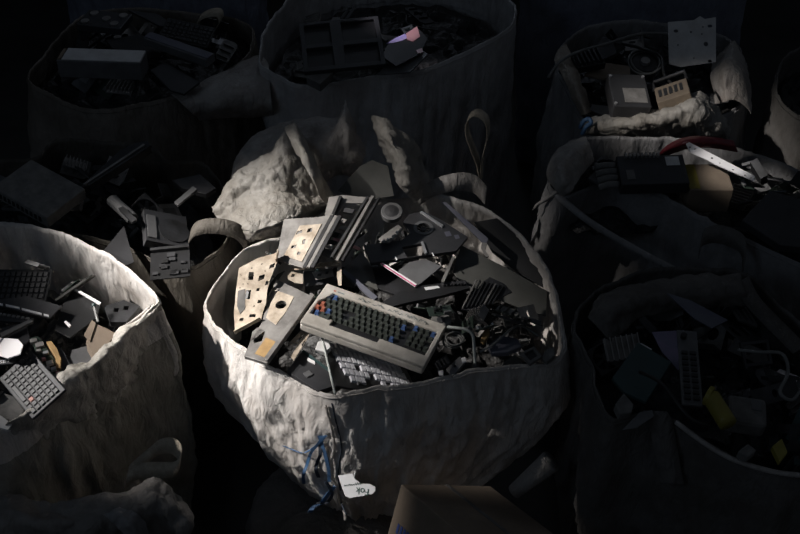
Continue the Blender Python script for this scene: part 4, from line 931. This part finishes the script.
for (x, y) in ((.06, .08), (.94, .92), (.06, .92)): child(MB().cyl((W*x, H*y), .006, 0, .004, 10), 'screw', 'silver', rr)
f = quad((657, 103), (690, 92), (655, 88), 1.14, N(170, 24)); W, H = f.w, f.h; rr = empty('power_supply', f.M, 'tan power supply with handle frame beside the labelled dark grey one', 'power supply')
child(MB().box(0, W, 0, H, -.06, 0), 'casing', 'tan_metal', rr, .003); mb = MB()
for k in range(5): mb.box(W*(.1+k*.16), W*(.2+k*.16), H*.3, H*.75, .0003, .002)
child(mb, 'vent_slots', 'chip', rr)
child(MB().tube([(0, H, -.01), (0, H+.07, -.01), (W, H+.075, -.01), (W, H, -.01)], .007, 8, 1), 'handle_frame', 'dark_metal', rr)
f = flat([(634, 66), (656, 66), (645, 56)], 1.12, N(-90, 20)); rr = empty('fan_motor', f.M, 'round wire wound fan motor behind the dark grey power supply', 'motor')
child(MB().cyl((0, 0), .05, -.05, 0, 24), 'motor_can', 'dark_metal', rr, .003)
for k in range(4): child(MB().tube([((.052+.004*k)*cos(t), (.052+.004*k)*sin(t), .004+.005*sin(2*t+k)) for t in [2*pi*i/12 for i in range(12)]], .004, 6, 3, True), 'winding', 'cable_grey' if k % 2 else 'cable_black', rr, 0, True)
child(MB().cyl((0, 0), .018, 0, .014, 16), 'hub', 'grey_metal', rr)
f = quad((578, 68), (606, 63), (576, 54), 1.10, N(-90, 16)); W, H = f.w, f.h; rr = empty('slotted_rack', f.M, 'black slotted rack at the back left of the far right sack', 'rack')
child(MB().box(0, W, 0, H, -.03, 0), 'rack_base', 'black', rr, .002)
for k in range(6): child(MB().box(W*(.06+k*.16), W*(.12+k*.16), H*.05, H*.95, 0, .02), 'slot_rib', 'charcoal', rr)
plate('tan_slab', 'tan flat board between slotted rack and power supply', 'board', [(584, 74), (600, 62), (632, 66), (630, 74), (604, 78)], 1.06, N(-90, 6), .012, 'cardboard', bevel=.002)
plate('drive_sled', 'dark sled at the front left of the far right sack', 'sled', [(590, 110), (592, 104), (626, 108), (628, 113), (604, 116)], 1.03, N(-90, 10), .02, 'charcoal', bevel=.002)
wire('grey_cable', 'long grey cable looping over the back of the far right sack', 'cable', [(548, 78, 1.08), (560, 62, 1.12), (578, 52, 1.14), (606, 44, 1.14), (640, 34, 1.14), (672, 34, 1.12)], .006, 'cable_grey')
wire('black_cable', 'thin dark cables round the fan motor', 'cable', [(622, 44, 1.12), (640, 48, 1.16), (660, 56, 1.16), (664, 74, 1.14), (672, 84, 1.13)], .006, 'cable_black')

# ---- right hand folded sack -----------------------------------------------
CUR[0] = 'the right hand folded sack'
f = quad((622, 185), (690, 183), (622, 156), 1.06, N(-90, 18)); W, H = f.w, f.h; rr = empty('network_switch', f.M, 'dark flat circuit box with pale label and cable plugs in the folded sack', 'network box')
child(MB().box(0, W, 0, H, -.05, 0), 'casing', 'charcoal', rr, .003); child(MB().box(W*.72, W*.92, H*.62, H*.92, .0003, .002), 'paper_label', 'white_plastic', rr); child(MB().box(W*.10, W*.22, H*.18, H*.5, .0003, .002), 'paper_label', 'dusty', rr)
mb = MB()
for k in range(9): mb.box(W*(.12+k*.06), W*(.155+k*.06), H*.90, H*1.02, .0003, .012)
child(mb, 'pin_row', 'grey_metal', rr)
for k in range(4): child(MB().tube([(-.005, H*(.15+k*.22), -.02), (-.035, H*(.15+k*.22), -.018), (-.07, H*(.12+k*.24), -.03)], .012, 10, 3), 'cable_plug', 'dusty', rr, 0, True)
root, f = sheet('steel_strip', 'bright perforated steel strip lying over the red film', 'metal strip', [(686, 144), (689, 142), (755, 176), (754, 181), (715, 164), (708, 160), (690, 152)], 1.13, N(-110, 20), .004, 'bright', [], [(690, 147, .0035), (695, 149, .003), (712, 158, .004), (720, 163, .003), (733, 169.5, .003), (745, 175, .003), (751, 178, .0035)])
rf = cloth('red_film', [
    [(660, 152, 1.06), (674, 142, 1.10), (690, 137, 1.12), (712, 137, 1.12), (734, 141, 1.1)],
    [(660, 154, 1.05), (674, 147, 1.10), (690, 142, 1.13), (712, 142, 1.12), (736, 146, 1.09)],
    [(664, 157, 1.03), (676, 152, 1.06), (690, 148, 1.08), (712, 148, 1.08), (738, 152, 1.06)]], 'red_film', None, .006, 9, 8, 8, .002, 30, 'crumpled red plastic film under the bright steel strip', 'plastic film'); reg(rf)
f = quad((690, 190), (734, 190), (690, 164), 1.03, N(-90, 10)); W, H = f.w, f.h; rr = empty('carton', f.M, 'dark carton with yellowish side stripe below the steel strip', 'carton')
child(MB().box(0, W, 0, H, -.10, 0), 'carton_body', 'cardboard', rr, .003); child(MB().box(W*.0, W*.25, H*.05, H*.95, .0003, .002), 'stripe', 'yellow', rr)
plate('casing_cover', 'dim grey panel beside the cable plugs in the folded sack', 'panel', [(588, 178), (600, 166), (618, 168), (622, 184), (604, 186)], 1.04, N(-90, 12), .01, 'mid_grey', bevel=.001)
plate('equipment_casing', 'big black case slab at the right of the folded sack', 'case', [(742, 220), (770, 190), (820, 205), (830, 250), (780, 245)], 1.03, N(-90, 12), .03, 'charcoal', bevel=.003)

# ---- near right sack ------------------------------------------------------
CUR[0] = 'the near right sack'
tealb = plate('teal_board', 'dark teal flat panel in the near right sack', 'panel', [(612, 378), (638, 342), (672, 362), (646, 402), (624, 392)], 1.0, N(-90, 8), .012, 'teal', bevel=.002)[0]
lb_ = plate('paper_label', None, None, [(638, 346), (641, 343), (652, 349), (649, 352)], 1.008, N(-90, 8), .002, 'paper')[0]
bpy.context.view_layer.update(); part_world(lb_, tealb)
f = quad((682, 404), (703, 406), (690, 331), 1.02, N(-90, 10)); W, H = f.w, f.h; rr = empty('circuit_strip', f.M, 'long narrow board with chip rows beside the teal panel', 'circuit board')
child(MB().box(0, W, 0, H, -.006, 0), 'board', 'mid_grey', rr)
for k in range(9):
    for j in range(2): child(MB().box(W*(.14+j*.42), W*(.44+j*.42), H*(.06+k*.075), H*(.10+k*.075), 0, .006), 'chip', 'chip', rr)
child(MB().cyl((W*.3, H*.90), W*.16, 0, .012, 16), 'capacitor', 'black', rr)
f = flat([(706, 400), (716, 393), (736, 428)], 1.04, N(-90, 10)); rr = empty('yellow_tube', f.M, 'yellow plastic tube on the near right heap', 'tube')
a, b = f.loc(711, 397), f.loc(728, 424)
child(MB().tube([(*a, 0), ((a[0]+b[0])/2, (a[1]+b[1])/2, 0), (*b, 0)], .024, 16, 3), 'barrel', 'yellow', rr, 0, True); child(MB().tube([(*a, 0), (a[0]-.004, a[1]+.012, 0)], .027, 16, 1), 'end_cap', 'yellow', rr, .002)
f = quad((728, 420), (768, 426), (722, 392), 1.0, N(-90, 12)); W, H = f.w, f.h; rr = empty('grey_adapter_box', f.M, 'grey rounded adapter box behind the yellow tube', 'adapter')
child(MB().box(0, W, 0, H, -.06, 0), 'casing', 'dusty', rr, .012); child(MB().box(W*.6, W*.85, H*.5, H*.85, 0, .002), 'paper_label', 'mid_grey', rr)
plate('white_block', 'pale block at the left rim of the near right heap', 'block', [(615, 404), (624, 392), (634, 404), (632, 412), (620, 414)], .985, N(-70, 12), .03, 'dusty', bevel=.004)
plate('white_block', 'small white cube in front of the adapter box', 'block', [(738, 451), (748, 443), (757, 450), (748, 457)], .985, N(-80, 12), .03, 'dusty', bevel=.004)
plate('crumpled_paper', 'pale crumpled paper at the front rim of the near right sack', 'paper', [(622, 430), (640, 412), (652, 410), (654, 416), (636, 428)], .965, N(-80, 14), .003, 'mid_grey')
plate('yellow_scrap', 'dull yellow piece near the front right rim', 'plastic piece', [(772, 446), (782, 438), (788, 452), (780, 462)], .985, N(-80, 12), .02, 'yellow', bevel=.003)
plate('fabric_scrap', 'mauve pointed fabric scrap at the back of the near right heap', 'fabric scrap', [(667, 293), (690, 300), (728, 320), (712, 328), (694, 318)], 1.08, N(-90, 14), .004, 'mauve')
wire('grey_cable', 'pale wire loop at the right of the near right heap', 'cable', [(738, 350, 1.03), (760, 352, 1.05), (782, 354, 1.05), (788, 372, 1.03), (780, 392, 1.02), (792, 400, 1.0), (802, 388, .99)], .005, 'cable_grey')
wire('black_cable', 'dark wire running over the middle of the near right heap', 'cable', [(640, 372, 1.04), (662, 384, 1.06), (690, 418, 1.03), (716, 426, 1.0)], .005, 'cable_black')
plate('foil_wrap', 'crinkled clear foil glinting behind the teal panel', 'foil', [(652, 332), (684, 330), (686, 356), (678, 370), (662, 352)], 1.0, N(-90, 6), .003, 'purple')
# ================================================== loose scrap pieces dropped on the heaps
CUR[0] = None
bpy.context.view_layer.update()
def wtris(o):
    me = o.data; mw = o.matrix_world
    return [mw @ v.co for v in me.vertices], [tuple(p.vertices) for p in me.polygons]

def proto(kind, size, rnd):
    """returns list of (part name, MB, material, bevel); the piece lies flat on z = 0"""
    a, b = size
    if kind == 'casing_cover':
        out = [(-a, -b), (a*.7, -b), (a, -b*.6), (a*.96, b), (-a*.6, b*.92), (-a, b*.5)]
        r = MB()
        for k in range(3): r.box(-a*.7+k*a*.55, -a*.68+k*a*.55, -b*.7, b*.7, .006, .013)
        return [('shell', MB().poly(out, [rect(-a*.45, a*.1, -b*.35, b*.3)] if rnd.random() < .5 else [], 0, .006), 0, .001), ('stiffening_rib', r, 0, 0)]
    if kind == 'plastic_shard':
        n = rnd.randint(5, 8); out = [(a*cos(2*pi*k/n)*rnd.uniform(.6, 1), b*sin(2*pi*k/n)*rnd.uniform(.6, 1)) for k in range(n)]
        return [('shard', MB().poly(out, [], 0, .006), 0, .001)]
    if kind == 'metal_bracket':
        p = MB().poly(rect(-a, a, -b, b), [circ(-a*.5, 0, b*.4, 10), rect(a*.1, a*.6, -b*.4, b*.3)], 0, .0016)
        l = MB().poly(rect(-a, a, 0, b*.8), [circ(0, b*.4, b*.2, 8)], 0, .0016)
        l.v = [(x, b-z, y) for x, y, z in l.v]
        return [('flat_leaf', p, 1, 0), ('turned_leaf', l, 1, 0)]
    if kind == 'circuit_board':
        r = [('board', MB().poly(rect(-a, a, -b, b), [circ(-a*.85, -b*.8, .003, 8), circ(a*.85, b*.8, .003, 8)], 0, .002), 2, 0)]
        for k in range(6):
            x, y = rnd.uniform(-a*.75, a*.75), rnd.uniform(-b*.7, b*.7); s = rnd.uniform(.006, .014)
            r.append(('chip', MB().box(x-s, x+s, y-s*.8, y+s*.8, .002, rnd.uniform(.005, .012)), rnd.choice([3, 3, 4, 1]), 0))
        r.append(('connector', MB().box(-a*.8, -a*.2, b*.7, b*1.02, .002, .013), 4, .001))
        return r
    if kind == 'cooling_fan':
        s = min(a, b); bl = MB()
        for k in range(7): bl.box(s*.28, s*.82, -s*.13, s*.13, .009, .0105, 0, Matrix.Rotation(2*pi*k/7, 4, 'Z') @ Matrix.Rotation(.3, 4, 'X') if k >= 0 else None)
        return [('housing', MB().poly(rect(-s, s, -s, s), [circ(0, 0, s*.88, 24)], 0, .022), 0, .002), ('hub', MB().cyl((0, 0), s*.32, .004, .021, 18), 3, .001), ('blades', bl, 0, 0)]
    if kind == 'slim_drive':
        return [('casing', MB().box(-a, a, -b, b, 0, .016), 1, .001), ('front_bezel', MB().box(-a, a, -b-.006, -b, -.000, .017), 0, .001), ('label_plate', MB().box(-a*.5, a*.6, -b*.4, b*.5, .0162, .0168), 4, 0)]
    if kind == 'cable':
        pts = [(-a, 0, .006)]; x = -a
        for k in range(5): pts.append((-a+(k+1)*a*.36, b*rnd.uniform(-1, 1)*.8, .006+.012*rnd.random()))
        return [('cord', MB().tube(pts, .0035, 7, 6), 3, 0), ('plug', MB().box(-a-.022, -a+.004, -.008, .008, 0, .013, .001), 0, .002)]
    if kind == 'heat_sink':
        r = [('base_plate', MB().box(-a, a, -b, b, 0, .006), 1, 0)]
        for k in range(7): r.append(('fin', MB().box(-a*.95+k*a*.31, -a*.95+k*a*.31+.003, -b, b, .006, .026), 1, 0))
        return r
    if kind == 'screen_surround':
        return [('frame_ring', MB().poly(rect(-a, a, -b, b), [rect(-a*.82, a*.84, -b*.74, b*.72)], 0, .010), 0, .001)]
SPEC = [('casing_cover', 'panel', 24), ('plastic_shard', 'plastic shard', 26), ('metal_bracket', 'bracket', 16), ('circuit_board', 'circuit board', 14), ('cooling_fan', 'fan', 4), ('slim_drive', 'drive', 9), ('cable', 'cable', 12), ('heat_sink', 'heat sink', 4), ('screen_surround', 'bezel', 10)]
DESC = {'casing_cover': 'ribbed dark plastic casing panel', 'plastic_shard': 'broken angular plastic shard', 'metal_bracket': 'bent metal bracket with punched holes', 'circuit_board': 'small circuit board with chips',
        'cooling_fan': 'square framed cooling fan', 'slim_drive': 'slim metal drive with label plate', 'cable': 'short loose cable with plug', 'heat_sink': 'finned metal heat sink', 'screen_surround': 'empty rectangular screen bezel'}
PLUR = {'casing_cover': 'casing panels', 'plastic_shard': 'plastic shards', 'metal_bracket': 'metal brackets', 'circuit_board': 'circuit boards', 'cooling_fan': 'cooling fans', 'slim_drive': 'slim drives', 'cable': 'loose cables', 'heat_sink': 'heat sinks', 'screen_surround': 'screen bezels'}
TONES = [['charcoal', 'dark_metal', 'pcb', 'chip', 'mid_grey'], ['black', 'grey_metal', 'pcb', 'cable_black', 'mid_grey'], ['mid_grey', 'dark_metal', 'pcb', 'cable_grey', 'grey_metal'], ['greenish', 'grey_metal', 'teal', 'chip', 'dusty']]
PH = {'the central sack': 'in the central white sack', 'the near left sack': 'in the near left sack', 'the dim sack behind the near left one': 'in the dim brown sack', 'the far left sack': 'in the far left sack',
      'the tall grey sack': 'in the tall grey sack', 'the far right sack': 'in the far right sack', 'the right hand folded sack': 'in the folded sack under the steel strip', 'the near right sack': 'in the near right sack', 'the sack at the back': None}
PROTO = {}
def copy_tree(src, parent=None):
    c = src.copy(); COL.objects.link(c); c.parent = parent
    for ch in src.children: copy_tree(ch, c)
    return c

def inside(poly, x, y):
    r = False; n = len(poly); j = n-1
    for i in range(n):
        if (poly[i].y > y) != (poly[j].y > y) and x < (poly[j].x-poly[i].x)*(y-poly[i].y)/(poly[j].y-poly[i].y)+poly[i].x: r = not r
        j = i
    return r

def scatter(key, count, smin, smax, seed, tries=900, dark=.7):
    rnd = random.Random(seed); b = BAGS[key]
    hv, hf = b['hvs']; vs = [V(v) for v in hv]; fs = list(hf); hvs, hfs = [], []
    for o in HERO.get(key, []):
        v, f = wtris(o); k = len(hvs); hvs += v; hfs += [tuple(k+i for i in q) for q in f]
    hero = BVHTree.FromPolygons(hvs, hfs) if hfs else None
    vs += hvs; k = len(hv); fs += [tuple(k+i for i in q) for q in hfs]
    inner = b['inner']; ic = sum(inner, V())/len(inner); poly = [ic+(p-ic)*.90 for p in inner]
    x0, x1 = min(p.x for p in poly), max(p.x for p in poly); y0, y1 = min(p.y for p in poly), max(p.y for p in poly)
    solid = BVHTree.FromPolygons(vs, fs); done = 0
    kinds = [s[0] for s in SPEC]; wts = [s[2] for s in SPEC]; cat = {s[0]: s[1] for s in SPEC}
    for t in range(tries):
        if done >= count: break
        x, y = rnd.uniform(x0, x1), rnd.uniform(y0, y1)
        kind = rnd.choices(kinds, wts)[0]; a = rnd.uniform(smin, smax)*(.6+.4*(1-t/tries)); c = a*rnd.uniform(.4, .85)
        if kind == 'cooling_fan': a = c = min(.045, a)
        if kind == 'heat_sink': a, c = min(a, .05), min(c, .035)
        yaw = rnd.uniform(0, 2*pi); cz, sz = cos(yaw), sin(yaw)
        def h(u, v):
            px, py = x+u*cz-v*sz, y+u*sz+v*cz
            if not inside(poly, px, py): return None
            r = solid.ray_cast(V((px, py, 2.2)), V((0, 0, -1)))
            return r[0].z if r[0] else None
        e = [h(a, 0), h(-a, 0), h(0, c), h(0, -c), h(a, c), h(-a, c), h(a, -c), h(-a, -c), h(0, 0)]
        if any(q is None for q in e): continue
        tx = max(-.7, min(.7, atan2(e[0]-e[1], 2*a)))+rnd.uniform(-.14, .14); ty = max(-.7, min(.7, atan2(e[2]-e[3], 2*c)))+rnd.uniform(-.14, .14)
        Rm = Matrix.Rotation(yaw, 3, 'Z') @ Matrix.Rotation(-tx, 3, 'Y') @ Matrix.Rotation(ty, 3, 'X')
        best = -9; pts = []
        for i in range(-3, 4):
            for j in range(-3, 4):
                q = Rm @ V((a*i/3, c*j/3, 0)); pts.append(q)
                r = solid.ray_cast(V((x+q.x, y+q.y, 2.2)), V((0, 0, -1)))
                if r[0]: best = max(best, r[0].z-q.z)
        # let it settle into the loose scrap a little
        zmax = max(p.z for p in b['ring'])
        pos = V((x, y, best+.003))
        if pos.z > zmax-.03: continue
        if hero:
            bad = False
            for q in pts:
                w = pos+q
                d = (w-CAM).normalized(); r = hero.ray_cast(w+V((0, 0, .012)), d)
                if r[0]: bad = True; break
            if bad: continue
        Mx = Matrix.Translation(pos) @ Rm.to_4x4()
        tone = rnd.randrange(4); variant = rnd.randrange(3); pk = (kind, tone, variant)
        if pk not in PROTO:
            parts = proto(kind, (.1, .06) if kind not in ('cooling_fan', 'heat_sink') else (.045, .045 if kind == 'cooling_fan' else .032), random.Random(hash((SPEC.index(next(s for s in SPEC if s[0] == kind)), tone, variant)) & 0xffff))
            if len(parts) == 1:
                n_, mb, mi, bv = parts[0]; root = mb.build(kind, TONES[tone][mi], None, None, bv)
            else:
                root = empty(kind, Matrix.Identity(4), 'x', cat[kind])
                for n_, mb, mi, bv in parts: mb.build(n_, TONES[tone][mi], root, None, bv)
            root['category'] = cat[kind]; PROTO[pk] = [root, False]
        root, used = PROTO[pk]
        o = copy_tree(root) if used else root; PROTO[pk][1] = True
        s = a/(.1 if kind not in ('cooling_fan', 'heat_sink') else .045); s2 = c/(.06 if kind not in ('cooling_fan', 'heat_sink') else (.045 if kind == 'cooling_fan' else .032))
        o.matrix_world = Mx @ Matrix.Diagonal((s, s2, 1, 1))
        prop(o, DESC[kind]+' half buried '+PH[key], cat[kind], PLUR[kind]+' '+PH[key])
        k = len(vs); th = .02 if kind in ('cooling_fan', 'heat_sink', 'slim_drive', 'circuit_board') else .01
        vs += [pos+Rm @ V((sx*a, sy*c, zz)) for zz in (0, th) for sx, sy in ((-1, -1), (1, -1), (1, 1), (-1, 1))]
        fs += [(k, k+1, k+2, k+3), (k+4, k+5, k+6, k+7), (k, k+1, k+5, k+4), (k+1, k+2, k+6, k+5), (k+2, k+3, k+7, k+6), (k+3, k, k+4, k+7)]
        solid = BVHTree.FromPolygons(vs, fs); done += 1
    return done
DONE = [scatter('the central sack', 135, .020, .085, 1, 4500),
scatter('the near left sack', 55, .020, .08, 2, 2200),
scatter('the dim sack behind the near left one', 40, .035, .10, 3, 1200),
scatter('the far left sack', 26, .04, .12, 4, 900),
scatter('the tall grey sack', 14, .04, .12, 5, 700),
scatter('the far right sack', 26, .035, .11, 6, 1000),
scatter('the right hand folded sack', 22, .04, .12, 7, 900),
scatter('the near right sack', 65, .025, .09, 8, 2000)]
print('SCATTER', DONE)

# ------------------------------------------------------------------ light
def spot(name, loc, target, energy, size, blend, col, rad):
    l = bpy.data.lights.new(name, 'SPOT'); l.energy = energy; l.spot_size = radians(size); l.spot_blend = blend; l.color = col; l.shadow_soft_size = rad
    o = bpy.data.objects.new(name, l); COL.objects.link(o); o.location = loc
    o.rotation_euler = (V(target)-V(loc)).to_track_quat('-Z', 'Y').to_euler(); return o
def area(name, loc, target, energy, sx, sy, col):
    l = bpy.data.lights.new(name, 'AREA'); l.shape = 'RECTANGLE'; l.size = sx; l.size_y = sy; l.energy = energy; l.color = col
    o = bpy.data.objects.new(name, l); COL.objects.link(o); o.location = loc
    o.rotation_euler = (V(target)-V(loc)).to_track_quat('-Z', 'Y').to_euler(); return o
spot('shaft_and_fill_spot', (-3.6, 2.60, 3.75), (-.42, 2.72, .98), 1600, 14, .9, (1.0, .95, .9), .06)
spot('shaft_and_fill_spot', (-3.7, 2.30, 3.30), (-.40, 2.30, .74), 800, 10, .8, (1.0, .96, .93), .06)
spot('shaft_and_fill_spot', (-3.9, 2.0, 3.4), (-.80, 2.72, 1.02), 480, 7, .7, (1.0, .97, .95), .05)
spot('shaft_and_fill_spot', (-2.6, 1.5, 4.2), (.95, 3.56, 1.14), 800, 6, 1.0, (1.0, .95, .9), .06)  # added spot to brighten the turned-out lip, no source seen
spot('shaft_and_fill_spot', (-2.2, 1.2, 4.3), tuple(at(721, 161, 1.12)), 900, 2.3, .7, (1.0, .97, .94), .03)  # small extra spot put in for the steel strip alone
spot('shaft_and_fill_spot', (-3.0, 1.9, 4.3), tuple(at(425, 160, 1.14)), 300, 6.5, 1.0, (1.0, .95, .9), .05)  # extra spot added to lift the side flap and lifting loop
spot('foil_fill', (-2.4, 2.6, 4.6), tuple(at(403, 36, 1.13)), 420, 2.4, .6, (.95, .9, 1.0), .03)  # added lamp that brightens the disc foil, no opening in a roof
area('cool_fill', (-3.2, .2, 3.4), (-.1, 2.5, .8), 4.5, 1.6, 1.2, (.58, .76, 1.0))  # cool fill added for a shading gradient, no window there
spot('roof_light', (.0, 7.4, 4.4), (-.5, 4.4, 1.0), 24, 60, .8, (.72, .82, 1.0), .5)
for o in list(bpy.data.objects):
    host = {'lettering': 'tag_sheet', 'printed_mark': 'carton', 'packing_tape': 'carton', 'screw': 'casing', 'paper_label': 'casing', 'label_plate': 'casing', 'maker_badge': 'top_shell', 'maker_plate': 'top_shell', 'handwriting': 'top_shell',
            'vent_slots': 'casing', 'chip': 'board', 'connector': 'board', 'hub': 'motor_can', 'spindle_plate': 'casing', 'screw_post': 'casing', 'tip': 'shaft', 'fan_rotor': 'shell', 'socket_cover': 'shell', 'stripe': 'carton_body', 'capacitor': 'board', 'space_bar_rail': 'key_well'}.get(o.name.split('.')[0])
    if host and o.parent:
        for s_ in o.parent.children:
            if s_.name.split('.')[0] == host: o.parent = s_; break
w = bpy.data.worlds.new('world'); SC.world = w; w.use_nodes = True
w.node_tree.nodes['Background'].inputs['Color'].default_value = (.72, .83, 1.0, 1); w.node_tree.nodes['Background'].inputs['Strength'].default_value = .031
SC.view_settings.view_transform = 'Standard'; SC.view_settings.look = 'None'; SC.view_settings.exposure = 0; SC.view_settings.gamma = 1
